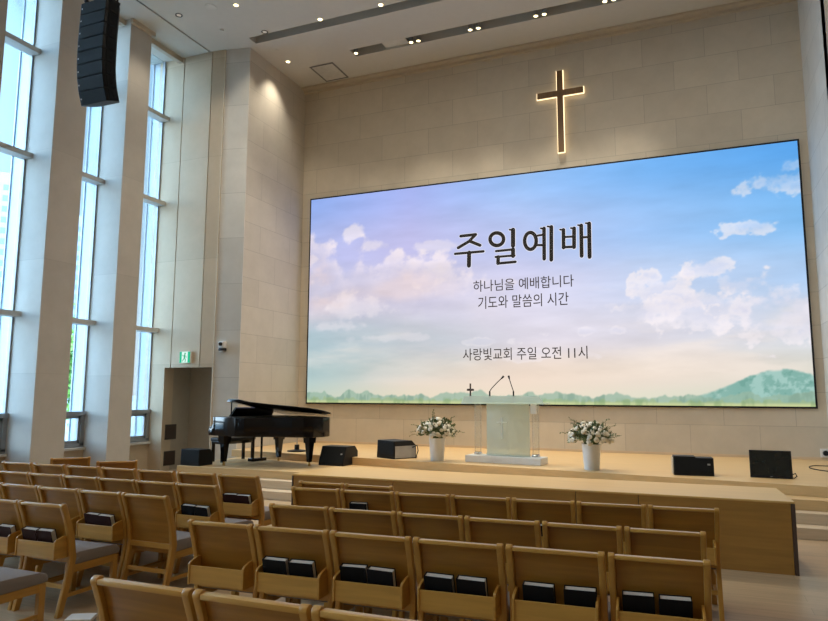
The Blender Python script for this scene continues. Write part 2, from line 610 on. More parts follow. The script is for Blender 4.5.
tower(-186, 122, 24, 22, 62, 'pale high-rise tower far outside the left window with rows of windows', 0.9)
tower(-178, 150, 16, 14, 56, 'pale high-rise seen as a thin strip through the middle window', 0.9)
M_leaf = mat('leaves', (0.16, 0.34, 0.05), 0.7, nscale=3, var=0.35)
M_bark = mat('bark', (0.10, 0.07, 0.045), 0.9, bump=0.4, nscale=20)
def tree(x, y, h, r, label, seed):
    R_ = random.Random(seed)
    t = thing('leafy_tree', label, 'tree', (x, y, -0.3))
    MB().tube([(0, 0, 0), (0.05, 0.02, h * 0.4), (0.0, 0.1, h * 0.8)], [0.12, 0.09, 0.03], 8).build('trunk', M_bark, t)
    b = MB()
    for i in range(1500):
        th, u = R_.uniform(0, 2 * PI), R_.uniform(-1, 1)
        q = R_.uniform(0.35, 1) * (0.8 + 0.35 * math.sin(th * 3 + u * 5))
        p = Vector((r * q * math.sqrt(1 - u * u) * math.cos(th), r * q * math.sqrt(1 - u * u) * math.sin(th), h * 0.55 + u * q * h * 0.45))
        a = Vector((R_.uniform(-1, 1), R_.uniform(-1, 1), R_.uniform(-1, 1))).normalized()
        c = a.cross(Vector((R_.uniform(-1, 1), R_.uniform(-1, 1), 0.3))).normalized()
        s = R_.uniform(0.10, 0.2)
        v = [b.bm.verts.new(p + a * s + c * 0), b.bm.verts.new(p + c * s * 0.5), b.bm.verts.new(p - a * s), b.bm.verts.new(p - c * s * 0.5)]
        b.bm.faces.new(v)
    b.build('foliage', M_leaf, t)
tree(-24.0, 20.3, 5.6, 1.2, 'green leafy tree outside the middle window, close to the glass', 3)
tree(-29.0, 26.0, 4.6, 1.0, 'smaller green tree behind the one outside the middle window', 5)
tree(-31.0, 22.6, 4.3, 1.4, 'bushy green tree left of the others outside the middle window', 8)

# ------------------------------------------------------------------ stage
def edge(x):
    return 10.74 - 0.149 * x            # front line of the upper platform, slightly askew
stg = thing('stage', 'pale maple wood stage with shallow steps along its front', 'stage')
R3 = 0.41
s1 = MB().box(-9.0, 2.27, 9.70, 12.3, 0.0, 0.137, 0.006)
s1.build('step', M_step, stg)
MB().box(-9.0, 2.27, 9.97, 12.3, 0.137, 0.274, 0.006).build('step', M_step, stg)
MB().box(-9.0, 2.27, 10.19, 12.3, 0.274, R3, 0.006).build('step', M_stage, stg)
up_ = MB().prism([(-9.235, edge(-9.235)), (2.275, edge(2.275)), (2.275, 14.735), (-9.235, 14.735)], R3, 0.55, 'z', 0.004)
up_.build('upper_platform', M_stage, stg)
# baseboard along the wall
struct('baseboard_back', MB().box(-9.24, 2.28, 14.735, 14.75, 0.55, 0.60), M_step)
# freestanding riser in front of the steps
rs = thing('stage_riser', 'long brown wooden riser box standing in front of the stage steps', 'stage riser', (0, 0, 0))
rx0, rx1, ry0, ry1, rz = -4.93, 0.875, 7.75, 8.82, 0.704
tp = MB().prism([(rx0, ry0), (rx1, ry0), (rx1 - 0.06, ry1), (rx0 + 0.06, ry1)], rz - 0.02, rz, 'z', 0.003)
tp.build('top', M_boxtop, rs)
cuts = [rx0 + 0.02, -3.48, -1.26, -0.60, rx1 - 0.035]
for a, b in zip(cuts, cuts[1:]):
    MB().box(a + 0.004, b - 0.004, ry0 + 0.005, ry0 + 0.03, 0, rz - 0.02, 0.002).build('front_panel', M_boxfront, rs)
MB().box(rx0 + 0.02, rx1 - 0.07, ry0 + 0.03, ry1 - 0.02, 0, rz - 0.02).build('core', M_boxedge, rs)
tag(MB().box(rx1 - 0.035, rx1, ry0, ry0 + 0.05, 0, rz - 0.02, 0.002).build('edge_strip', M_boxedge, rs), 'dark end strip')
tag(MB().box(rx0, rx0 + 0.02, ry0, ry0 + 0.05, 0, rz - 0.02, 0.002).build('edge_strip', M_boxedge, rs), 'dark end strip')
MB().prism([(rx1 - 0.07, ry0 + 0.05), (rx1 - 0.035, ry0 + 0.05), (rx1 - 0.08, ry1 - 0.02), (rx1 - 0.1, ry1 - 0.02)], 0, rz - 0.02, 'z').build('side_panel', M_boxfront, rs)

# ------------------------------------------------------------------ ceiling lamps
M_lamp = emit('lamp_glow', (1.0, 0.80, 0.42), 7.0)
M_lampdim = emit('lamp_glow_dim', (1.0, 0.9, 0.75), 0.35)
M_ring = mat('lamp_ring', (0.6, 0.58, 0.52), 0.5)
def downlight(x, y, label, watts, size=130, dim=False, r=0.055, aim=None, blend=0.7):
    t = thing('ceiling_downlight', label, 'downlight', (x, y, CZ), group='round downlights in the ceiling')
    MB().lathe([(r * 0.8, 0.03), (r * 0.85, -0.004), (r * 1.25, -0.012), (r * 1.3, 0.0)], n=20).build('trim_ring', M_black if dim else M_ring, t, True)
    MB().lathe([(0, -0.006), (r * 0.85, -0.006), (r * 0.85, 0.0), (0, 0.0)], n=20).build('lamp', M_lampdim if dim else M_lamp, t)
    lamp_light(t, watts, size, (0, 0, -0.05), aim, blend)
    return t
def lamp_light(t, watts, size, off, aim=None, blend=0.7):
    if not watts:
        return
    ld = bpy.data.lights.new('lamp_light', 'SPOT')
    ld.energy = watts
    ld.color = LAMP_COL
    ld.spot_size = math.radians(size)
    ld.spot_blend = blend
    ld.shadow_soft_size = 0.06
    lo = bpy.data.objects.new('lamp_light', ld)
    COL.objects.link(lo)
    lo.parent = t
    lo.location = off
    if aim:
        lo.rotation_euler = Vector(aim).to_track_quat('-Z', 'Y').to_euler()
downlight(-9.84, 10.58, 'unlit looking ceiling downlight beside the dark ceiling gap, near the windows', 60, 120, True, 0.06)
downlight(-8.47, 10.73, 'lit ceiling downlight in front of the others, between windows and long slot', 140, 90)
downlight(-7.12, 11.86, 'lit ceiling downlight on the rim of the long slot, left one', 140, 90)
downlight(-5.67, 11.86, 'lit ceiling downlight on the rim of the long slot, right one', 140, 90)
downlight(-8.53, 11.84, 'dim ceiling downlight near the left end of the long slot', 50, 120, True, 0.06)
downlight(-8.80, 13.2, 'lit ceiling downlight washing the wall beside the screen, near the vent', 110, 90, aim=(-0.10, 0.0, -1), blend=1.0)
names = ['behind', 'far behind']
for yy in (8.3, 5.0, 1.5, -2.0, -5.0):  # unseen lamps added as fill; the front row tilts towards the back wall
    for xx in (-6.6, -3.9, -1.2, 1.5):
        downlight(xx, yy, 'added fill downlight above the seats, outside the picture', 120 if yy > 8 else LAMP_W, 110 if yy > 8 else 150, aim=(0, 0.75, -1) if yy > 8 else None)
# spotlights in the rear slot
def spot(x, y, label, watts=230):
    t = thing('slot_spotlight', label, 'spotlight', (x, y, CZ + 0.02), group='spotlights in the rear ceiling slot')
    MB().lathe([(0.0, 0.23), (0.045, 0.23), (0.05, 0.0), (0.058, -0.03), (0.045, -0.03)], n=16).build('housing', M_grey, t, True)
    MB().lathe([(0, -0.012), (0.042, -0.012), (0.042, -0.03), (0, -0.034)], n=16).build('lamp', M_lamp, t)
    lamp_light(t, watts, 76, (0, 0, -0.06), (0.0, -0.12, -1))
spot(-7.07, 13.45, 'lone spotlight at the left end of the rear ceiling slot')
for i, (a, b) in enumerate(((-5.66, -5.48), (-4.24, -4.05), (-2.77, -2.59), (-1.34, -1.16))):
    nm = ('first', 'second', 'third', 'fourth')[i]
    spot(a, 13.48, 'left lamp of the %s spotlight pair from the left in the rear slot' % nm)
    spot(b, 13.48, 'right lamp of the %s spotlight pair from the left in the rear slot' % nm)
pl = MB().box(-6.35, -5.76, 13.28, 13.6, CZ + 0.05, CZ + 0.07)
tag(pl.build('slot_cover_plate', M_ring), 'grey cover plate inside the rear ceiling slot, beside a spotlight pair', 'cover plate')
v = thing('ceiling_vent', 'square ceiling vent grille near the wall left of the screen', 'vent', (-8.13, 14.05, CZ))
fr = MB()
for a in ((-0.33, 0.33, -0.42, -0.38), (-0.33, 0.33, 0.38, 0.42), (-0.33, -0.29, -0.38, 0.38), (0.29, 0.33, -0.38, 0.38)):
    fr.box(a[0], a[1], a[2], a[3], -0.012, 0.0)
fr.build('frame', M_trough, v)
g = MB().box(-0.29, 0.29, -0.38, 0.38, -0.003, 0.0)
for i in range(14):
    yy = -0.35 + i * 0.054
    g.box(-0.29, 0.29, yy, yy + 0.02, -0.01, -0.003)
g.build('grille', M_ring, v)
tag(MB().lathe([(0, -0.03), (0.03, -0.025), (0.05, 0.0), (0, 0)], (-8.73, 12.62, CZ), 14).build('smoke_detector', M_ring), 'small round detector on the ceiling behind the long slot', 'detector')
tag(MB().lathe([(0, -0.03), (0.03, -0.025), (0.05, 0.0), (0, 0)], (-9.37, 11.41, CZ), 14).build('smoke_detector', M_ring), 'small round detector on the ceiling above the pier', 'detector')
tag(MB().lathe([(0, -0.012), (0.11, -0.012), (0.12, 0.0), (0, 0)], (-9.0, 10.58, CZ), 20).build('ceiling_speaker', M_ring), 'flat round speaker grille in the ceiling, left of the lit downlight', 'ceiling speaker')
# ------------------------------------------------------------------ LED screen
SX0, SX1, SZ0, SZ1 = -8.965, 2.105, 1.535, 6.74
scr = thing('led_screen', 'huge wall-mounted LED screen showing a cloudy sky and Korean text', 'screen', ((SX0 + SX1) / 2, D, SZ0))
def at_screen(o):
    o.matrix_parent_inverse = Matrix.Translation(scr.location).inverted()
    return o
fb = MB().box(SX0 - 0.035, SX1 + 0.035, D - 0.05, D, SZ0 - 0.035, SZ1 + 0.035)
at_screen(fb.build('bezel', M_black, scr))
def fbm(nx, ny, fx, fy, oct_=6, seed=0, gain=0.55):
    r = np.random.default_rng(seed)
    out = np.zeros((ny, nx))
    amp, tot = 1.0, 0.0
    for o in range(oct_):
        gx, gy = int(fx * 2 ** o) + 2, int(fy * 2 ** o) + 2
        g = r.random((gy + 1, gx + 1))
        X = np.linspace(0, gx - 1.001, nx)
        Y = np.linspace(0, gy - 1.001, ny)
        xi, yi = X.astype(int), Y.astype(int)
        xf, yf = X - xi, Y - yi
        xf, yf = xf * xf * (3 - 2 * xf), yf * yf * (3 - 2 * yf)
        a = g[np.ix_(yi, xi)] * (1 - xf) + g[np.ix_(yi, xi + 1)] * xf
        b = g[np.ix_(yi + 1, xi)] * (1 - xf) + g[np.ix_(yi + 1, xi + 1)] * xf
        out += amp * (a * (1 - yf[:, None]) + b * yf[:, None])
        tot += amp
        amp *= gain
    return out / tot
def screen_picture(nx, ny):
    """sRGB picture of the displayed slide: sky, clouds, tree line and a green hill"""
    u = np.linspace(0, 1, nx)[None, :] * np.ones((ny, 1))
    v = np.linspace(0, 1, ny)[:, None] * np.ones((1, nx))
    keyu = [0, 0.25, 0.5, 0.75, 1.0]
    keyv = [0, 0.12, 0.3, 0.5, 0.72, 1.0]
    K = np.array([
        [(195, 208, 190), (228, 218, 190), (235, 224, 200), (222, 222, 200), (205, 215, 195)],
        [(178, 202, 200), (222, 212, 200), (236, 216, 200), (232, 218, 205), (222, 218, 205)],
        [(176, 198, 208), (208, 206, 214), (222, 214, 226), (216, 214, 226), (206, 214, 230)],
        [(196, 196, 216), (206, 200, 220), (206, 204, 236), (196, 212, 242), (170, 202, 240)],
        [(180, 186, 232), (192, 190, 234), (184, 198, 240), (152, 192, 242), (122, 184, 240)],
        [(142, 172, 238), (166, 180, 242), (150, 190, 244), (112, 176, 242), (84, 162, 236)]], float)
    col = np.zeros((ny, nx, 3))
    for c in range(3):
        rows = np.stack([np.interp(u[0], keyu, K[i, :, c]) for i in range(len(keyv))])
        iv = np.interp(v[:, 0], keyv, np.arange(len(keyv)))
        i0 = np.minimum(iv.astype(int), len(keyv) - 2)
        f = (iv - i0)
        f = (f * f * (3 - 2 * f))[:, None]
        col[:, :, c] = rows[i0] * (1 - f) + rows[i0 + 1] * f
    n1 = fbm(nx, ny, 6, 4, 7, 3)
    n2 = fbm(nx, ny, 14, 8, 6, 8)
    n3 = fbm(nx, ny, 4, 9, 6, 21)                    # stretched sheets
    sm = lambda a, b, x: np.clip((x - a) / (b - a), 0, 1) ** 2 * (3 - 2 * np.clip((x - a) / (b - a), 0, 1))
    def put(mask, rgb):
        col[:] = col * (1 - mask[..., None]) + np.array(rgb, float) * mask[..., None]
    def blob(cu, cv, ru, rv):
        return 1 - np.sqrt(((u - cu) / ru) ** 2 + ((v - cv) / rv) ** 2)
    # thin sheets low in the sky
    put(sm(0.5, 0.75, n3) * sm(0.62, 0.3, v) * sm(0.06, 0.14, v) * 0.55, (246, 232, 222))
    put(sm(0.55, 0.3, n3) * sm(0.45, 0.2, v) * sm(0.10, 0.18, v) * sm(0.6, 0.1, u) * 0.45, (150, 178, 188))
    n4 = fbm(nx, ny, 30, 16, 5, 77)
    # big cumulus bank on the left, its edge sloping down to the middle
    H = np.interp(u[0], [0, 0.03, 0.06, 0.09, 0.13, 0.17, 0.21, 0.26, 0.31, 0.37, 0.43, 0.5, 0.58], [0.86, 0.84, 0.78, 0.70, 0.75, 0.69, 0.72, 0.68, 0.66, 0.60, 0.57, 0.50, 0.40])[None, :]
    d = H + (n2 - 0.5) * 0.24 + (n4 - 0.5) * 0.14 - v
    fade = sm(0.62, 0.42, u) * sm(0.30, 0.52, v)
    put(sm(-0.02, 0.10, d) * fade * 0.65, (208, 202, 224))
    put(sm(-0.01, 0.05, d) * sm(0.18, 0.03, d) * fade * sm(0.30, 0.62, n4 * 0.5 + n2 * 0.5) * 0.9, (242, 230, 238))
    put(sm(0.05, 0.2, d) * fade * sm(0.48, 0.66, n1) * 0.55, (238, 214, 212))
    put(sm(0.08, 0.25, d) * fade * sm(0.56, 0.38, n2) * 0.45, (186, 184, 214))
    put(sm(0.55, 0.70, n2 * 0.5 + n4 * 0.5) * sm(0.03, 0.1, d) * fade * 0.6, (244, 230, 232))
    for cu, cv, ru, rv, s in ((0.10, 0.81, 0.035, 0.045, 0.7), (0.165, 0.73, 0.05, 0.05, 0.6), (0.30, 0.72, 0.06, 0.04, 0.5), (0.13, 0.45, 0.10, 0.06, 0.5), (0.06, 0.36, 0.10, 0.03, 0.5), (0.2, 0.3, 0.12, 0.02, 0.4)):
        b_ = blob(cu, cv, ru, rv) + (n2 - 0.5) * 2.0 + (n4 - 0.5) * 1.2
        put(sm(0.1, 0.6, b_) * s, (242, 232, 238))
    put(sm(0, 0.7, blob(0.22, 0.52, 0.22, 0.10) + (n1 - 0.5) * 1.2) * 0.45, (240, 214, 208))
    # pale haze over the middle
    put(sm(0, 0.9, blob(0.48, 0.42, 0.30, 0.25)) * 0.45, (226, 224, 240))
    # white cumulus on the right
    for cu, cv, ru, rv, s in ((0.765, 0.43, 0.06, 0.10, 0.85), (0.84, 0.37, 0.12, 0.09, 0.7), (0.725, 0.37, 0.07, 0.05, 0.6), (0.96, 0.36, 0.10, 0.14, 0.75), (0.845, 0.535, 0.045, 0.045, 0.8), (0.925, 0.685, 0.04, 0.03, 0.7), (0.97, 0.85, 0.07, 0.045, 0.6), (0.99, 0.91, 0.04, 0.04, 0.5), (0.90, 0.46, 0.07, 0.05, 0.5), (0.66, 0.40, 0.03, 0.015, 0.5), (0.64, 0.30, 0.09, 0.02, 0.5), (0.42, 0.27, 0.06, 0.015, 0.5), (0.56, 0.20, 0.12, 0.02, 0.5)):
        b_ = blob(cu, cv, ru, rv) + (n2 - 0.5) * 2.2 + (n4 - 0.5) * 2.2
        put(sm(-0.1, 0.7, b_) * s * 0.75, (226, 224, 240))
        put(sm(0.05, 0.3, b_) * sm(0.9, 0.35, b_) * sm(0.4, 0.6, n4 * 0.5 + n2 * 0.5) * s * 0.7, (250, 240, 240))
        put(sm(0.5, 1.1, b_) * sm(0.55, 0.4, n2) * s * 0.4, (206, 206, 226))
    # glow near the horizon
    put(sm(0, 0.9, blob(0.42, 0.10, 0.36, 0.14)) * 0.4, (246, 222, 200))
    put(sm(0, 0.9, blob(0.70, 0.14, 0.3, 0.10)) * 0.35, (244, 226, 208))
    # hill on the right
    nr = fbm(nx, ny, 46, 22, 5, 33)
    hill = np.interp(u[0], [0.72, 0.79, 0.84, 0.89, 0.93, 0.96, 1.0], [0.0, 0.025, 0.055, 0.10, 0.138, 0.14, 0.12])[None, :]
    d = hill + (nr - 0.5) * 0.02 - v
    hm = sm(0, 0.012, d) * sm(0.72, 0.90, u)
    put(hm * 0.85, (146, 194, 186))
    put(hm * sm(0.48, 0.60, nr) * 0.6, (104, 158, 146))
    put(hm * sm(0.5, 0.62, fbm(nx, ny, 110, 50, 3, 91)) * 0.5, (96, 150, 138))
    put(hm * sm(0.03, 0.09, v) * sm(0.45, 0.25, nr) * 0.5, (158, 200, 190))
    # tree line
    nb_ = fbm(nx, ny, 26, 1, 4, 41)[:1] * np.ones((ny, 1))
    nb2 = fbm(nx, ny, 110, 1, 2, 42)[:1] * np.ones((ny, 1))
    ht = 0.024 + 0.06 * np.clip(nb_ - 0.3, 0, 1) + 0.012 * nb2
    tm = sm(0, 0.008, ht - v)
    put(tm * 0.8, (150, 180, 160))
    put(tm * sm(0.5, 0.65, fbm(nx, ny, 70, 8, 4, 51)) * 0.6, (124, 156, 138))
    ht2 = 0.012 + 0.03 * np.clip(nb2 - 0.2, 0, 1)
    put(sm(0, 0.006, ht2 - v) * 0.7, (158, 180, 134))
    put(sm(0.016, 0.004, v) * 0.8, (206, 212, 150))
    put(sm(0.5, 0.7, fbm(nx, ny, 90, 10, 3, 61)) * sm(0.035, 0.01, v) * 0.4, (110, 146, 96))
    col *= (1 + 0.10 * (fbm(nx, ny, 10, 22, 6, 101) - 0.5) * sm(0.07, 0.15, v))[..., None]
    put(sm(0.55, 0.15, u) * sm(0.5, 0.2, v) * sm(0.08, 0.14, v) * 0.30, (160, 186, 192))
    col = col * 0.95 + 255 * 0.045
    return np.clip(col, 0, 255)
NX, NY = 640, 300
pic = screen_picture(NX, NY) / 255
linp = np.where(pic <= 0.04045, pic / 12.92, ((pic + 0.055) / 1.055) ** 2.4)
vx = np.linspace(SX0, SX1, NX)
vz = np.linspace(SZ0, SZ1, NY)
co = np.zeros((NY, NX, 3))
co[..., 0] = vx[None, :]
co[..., 1] = D - 0.052
co[..., 2] = vz[:, None]
me = bpy.data.meshes.new('display')
idx = np.arange(NX * NY).reshape(NY, NX)
q = np.stack([idx[:-1, :-1], idx[:-1, 1:], idx[1:, 1:], idx[1:, :-1]], -1).reshape(-1, 4)
me.from_pydata(co.reshape(-1, 3).tolist(), [], q.tolist())
ca = me.color_attributes.new('slide', 'FLOAT_COLOR', 'POINT')
ca.data.foreach_set('color', np.concatenate([linp.reshape(-1, 3), np.ones((NX * NY, 1))], 1).astype(np.float32).ravel())
ms = bpy.data.materials.new('screen_slide')
ms.use_nodes = True
n_ = ms.node_tree.nodes
n_.clear()
at_ = n_.new('ShaderNodeAttribute')
at_.attribute_name = 'slide'
e_ = n_.new('ShaderNodeEmission')
e_.inputs[1].default_value = EMIT
o_ = n_.new('ShaderNodeOutputMaterial')
ms.node_tree.links.new(at_.outputs['Color'], e_.inputs[0])
ms.node_tree.links.new(e_.outputs[0], o_.inputs[0])
me.materials.append(ms)
disp = bpy.data.objects.new('display', me)
COL.objects.link(disp)
disp.parent = scr
at_screen(disp)
# writing on the slide
M_ink = mat('slide_ink', (0.035, 0.034, 0.035), 1.0, spec=0.0, var=0.02)
M_ink2 = mat('slide_ink_thin', (0.06, 0.055, 0.06), 1.0, spec=0.0, var=0.02)
M_halo = emit('slide_halo', (0.80, 0.80, 0.92), 1.0)
TITLE = [(0.067,[(-4.888,5.424),(-4.521,5.431)]),(0.07,[(-4.521,5.431),(-4.687,5.28),(-4.949,5.151)]),(0.07,[(-4.663,5.283),(-4.418,5.166)]),(0.057,[(-5.029,5.012),(-4.338,5.018)]),(0.094,[(-4.684,5.015),(-4.691,4.707)]),(0.094,[(-3.636,5.461),(-3.642,5.091)]),(0.04,[(-3.715,5.473),(-3.636,5.45)]),(0.054,[(-4.039,4.999),(-3.632,5.007)]),(0.089,[(-3.643,5.008),(-3.645,4.856)]),(0.05,[(-4.052,4.864),(-3.612,4.865)]),(0.081,[(-3.989,4.86),(-3.997,4.714)]),(0.059,[(-4.009,4.71),(-3.592,4.718)]),(0.048,[(-3.075,5.277),(-2.966,5.285)]),(0.052,[(-3.08,5.06),(-2.971,5.051)]),(0.078,[(-2.931,5.43),(-2.941,4.737)]),(0.039,[(-3.003,5.437),(-2.931,5.419)]),(0.081,[(-2.768,5.448),(-2.785,4.704)]),(0.039,[(-2.85,5.467),(-2.768,5.444)]),(0.076,[(-2.503,5.358),(-2.509,4.955)]),(0.038,[(-2.577,5.369),(-2.503,5.354)]),(0.079,[(-2.271,5.37),(-2.282,4.947)]),(0.038,[(-2.34,5.382),(-2.271,5.365)]),(0.046,[(-2.475,5.192),(-2.286,5.186)]),(0.055,[(-2.523,4.967),(-2.271,4.957)]),(0.079,[(-2.117,5.42),(-2.125,4.741)]),(0.037,[(-2.185,5.433),(-2.117,5.418)]),(0.082,[(-1.946,5.448),(-1.957,4.707)]),(0.037,[(-2.018,5.461),(-1.946,5.446)]),(0.049,[(-2.079,5.151),(-1.975,5.148)]),(0.081,[(-3.858,5.262),(-3.863,5.23),(-3.875,5.2),(-3.894,5.173),(-3.92,5.152),(-3.95,5.137),(-3.984,5.129),(-4.019,5.128),(-4.055,5.135),(-4.089,5.149),(-4.119,5.169),(-4.144,5.194),(-4.163,5.224),(-4.174,5.256),(-4.178,5.289),(-4.174,5.322),(-4.161,5.352),(-4.142,5.379),(-4.116,5.4),(-4.085,5.415),(-4.051,5.423),(-4.016,5.423),(-3.98,5.416),(-3.946,5.402),(-3.916,5.382),(-3.892,5.357),(-3.873,5.327),(-3.862,5.295),(-3.858,5.262)]),(0.078,[(-3.111,5.158),(-3.115,5.116),(-3.125,5.076),(-3.141,5.041),(-3.163,5.012),(-3.188,4.991),(-3.216,4.979),(-3.245,4.976),(-3.275,4.984),(-3.302,5.0),(-3.327,5.025),(-3.347,5.057),(-3.362,5.095),(-3.372,5.137),(-3.374,5.18),(-3.37,5.223),(-3.36,5.263),(-3.343,5.299),(-3.322,5.328),(-3.296,5.349),(-3.268,5.36),(-3.238,5.363),(-3.209,5.355),(-3.182,5.338),(-3.157,5.313),(-3.137,5.281),(-3.122,5.243),(-3.113,5.201),(-3.111,5.158)])]
tb = MB()
hb = MB()
for i, (w, p) in enumerate(TITLE):
    tb.ribbon(p, w * 1.06, D - 0.068 - i * 0.00003, 0.001)
    hb.ribbon(p, w + 0.03, D - 0.056 - i * 0.00002, 0.0005)
at_screen(tb.build('title_text', M_ink, scr))
at_screen(hb.build('title_glow', M_halo, scr))
def slide_text(s, x0, x1, z0, z1):
    c = bpy.data.curves.new('text_line', 'FONT')
    c.body = s
    c.offset = 0.004
    o = bpy.data.objects.new('tmp_text', c)
    COL.objects.link(o)
    dg = bpy.context.evaluated_depsgraph_get()
    dg.update()
    m = bpy.data.meshes.new_from_object(o.evaluated_get(dg))
    bpy.data.objects.remove(o)
    v = np.zeros(len(m.vertices) * 3)
    m.vertices.foreach_get('co', v)
    v = v.reshape(-1, 3)
    a, b = v.min(0), v.max(0)
    w = np.zeros_like(v)
    w[:, 0] = x0 + (v[:, 0] - a[0]) / (b[0] - a[0]) * (x1 - x0)
    w[:, 2] = z0 + (v[:, 1] - a[1]) / (b[1] - a[1]) * (z1 - z0)
    w[:, 1] = D - 0.064
    m.vertices.foreach_set('co', w.ravel())
    m.name = 'text_line'
    m.materials.clear()
    m.materials.append(M_ink2)
    o = bpy.data.objects.new('text_line', m)
    COL.objects.link(o)
    o.parent = scr
    at_screen(o)
slide_text('하나님을 예배합니다', -4.59, -2.31, 4.08, 4.35)
slide_text('기도와 말씀의 시간', -4.48, -2.43, 3.68, 3.97)
slide_text('사랑빛교회 주일 오전 11시', -4.85, -2.06, 2.51, 2.785)

# ------------------------------------------------------------------ cross on the wall
cr = thing('wall_cross', 'tall brown wooden cross with a warm glowing outline above the screen', 'cross', (-2.5, D, 7.13))
cz0, cz1, cx, cw, bz, bl = 7.13, 9.04, -2.5, 0.065, 8.51, 0.515
def cross_pts(g):
    a, b, c, d_ = cw + g, bl + g, bz - cw - g, bz + cw + g
    return [(cx - a, cz0 - g), (cx + a, cz0 - g), (cx + a, c), (cx + b, c), (cx + b, d_), (cx + a, d_), (cx + a, cz1 + g), (cx - a, cz1 + g), (cx - a, d_), (cx - b, d_), (cx - b, c), (cx - a, c)]
o = MB().prism(cross_pts(0), D - 0.12, D - 0.075, 'y', 0.004).build('body', wood('cross_wood', (0.16, 0.085, 0.03), 'z', 0.45), cr)
o.matrix_parent_inverse = Matrix.Translation(cr.location).inverted()
o = MB().prism(cross_pts(0.018), D - 0.075, D - 0.06, 'y').build('light_strip', emit('cross_led', (1.0, 0.74, 0.42), 2.2), cr)
o.matrix_parent_inverse = Matrix.Translation(cr.location).inverted()
o = MB().prism(cross_pts(-0.03), D - 0.06, D, 'y').build('bracket', M_black, cr)
o.matrix_parent_inverse = Matrix.Translation(cr.location).inverted()

# ------------------------------------------------------------------ fittings on the panelled wall
ex = thing('exit_sign', 'green and white lit exit sign above the door niche', 'exit sign', (-10.545, 12.1, 2.555))
MB().box(-0.15, 0.15, -0.06, 0.0, -0.13, 0.13, 0.006).build('housing', M_white, ex)
MB().box(-0.145, 0.145, -0.064, -0.06, -0.125, 0.125).build('green_panel', emit('exit_green', (0.02, 0.52, 0.28), 1.0), ex)
MB().box(-0.082, 0.082, -0.067, -0.064, -0.12, 0.12).build('white_panel', emit('exit_white', (0.75, 0.95, 0.88), 1.0), ex)
fg = MB()
yy = -0.069
for p, w in (([(0.0, 0.045), (-0.005, -0.02)], 0.036), ([(-0.005, -0.02), (-0.035, -0.055), (-0.055, -0.085)], 0.022), ([(-0.005, -0.02), (0.03, -0.05), (0.02, -0.1)], 0.022), ([(0.0, 0.04), (0.04, 0.02), (0.05, -0.01)], 0.016), ([(0.0, 0.04), (-0.035, 0.025), (-0.055, 0.045)], 0.016)):
    fg.ribbon(p, w, yy, 0.001)
    yy -= 0.0002
fg.prism([(0.012 + 0.021 * math.cos(k * PI / 6), 0.08 + 0.021 * math.sin(k * PI / 6)) for k in range(12)], -0.071, -0.0695, 'y')
fg.build('running_figure', emit('exit_figure', (0.02, 0.40, 0.20), 1.0), ex)
cm = thing('ptz_camera', 'white pan and tilt camera bracketed on the pale pier left of the screen', 'camera', (-9.63, 12.3, 2.66))
MB().box(-0.06, 0.06, -0.03, 0.0, 0.0, 0.12, 0.008).box(-0.05, 0.05, -0.16, -0.02, 0.0, 0.03, 0.006).build('bracket', M_white, cm)
MB().lathe([(0, 0), (0.085, 0.0), (0.09, 0.03), (0.07, 0.06), (0, 0.06)], (0.0, -0.12, 0.03), 20).build('base', M_black, cm, True)
MB().box(-0.075, 0.075, -0.18, -0.06, 0.09, 0.24, 0.025).build('head', M_white, cm, True)
MB().lathe([(0, 0), (0.045, 0), (0.04, 0.03), (0, 0.03)], (0, 0, 0), 16, Matrix.Translation((0, -0.18, 0.175)) @ Matrix.Rotation(PI / 2, 4, 'X')).build('lens', M_gloss, cm)
for nm, z0, z1, y0, y1 in (('upper', 0.70, 1.04, 12.2, 12.56), ('lower', 0.12, 0.44, 12.2, 12.56)):
    gt = thing('wall_grille', '%s dark square grille on the side wall of the door niche' % nm, 'grille', (-11.165, 12.38, z0), group='grilles in the door niche')
    MB().box(0, 0.012, -0.18, 0.18, 0, z1 - z0, 0.002).build('frame', mat('grille_brown', (0.07, 0.06, 0.05), 0.6), gt)
    g = MB()
    for k in range(9):
        zz = 0.03 + k * (z1 - z0 - 0.05) / 9
        g.box(0.012, 0.018, -0.16, 0.16, zz, zz + 0.018)
    g.build('slats', M_boxedge, gt)
ol = thing('wall_outlet', 'white wall box with a round black socket, low beside the screen corner', 'outlet', (2.22, D, 0.62))
MB().box(-0.085, 0.069, -0.03, 0, -0.02, 0.14, 0.006).build('plate', M_white, ol)
MB().lathe([(0, 0), (0.05, 0), (0.045, 0.05), (0, 0.05)], (0, 0, 0), 18, Matrix.Translation((0.0, -0.03, 0.06)) @ Matrix.Rotation(PI / 2, 4, 'X')).build('socket', M_black, ol)
pts = [(2.0 + 0.26 * math.cos(t) + 0.04 * math.sin(3 * t), 13.1 + 0.5 * math.sin(t) + 0.12 * math.cos(2 * t), 0.558) for t in np.linspace(0, 10.2, 60)]
tag(MB().tube(pts, 0.008, 6).build('cable', M_black, None, True), 'black cable coiled on the stage floor below the wall outlet', 'cable')

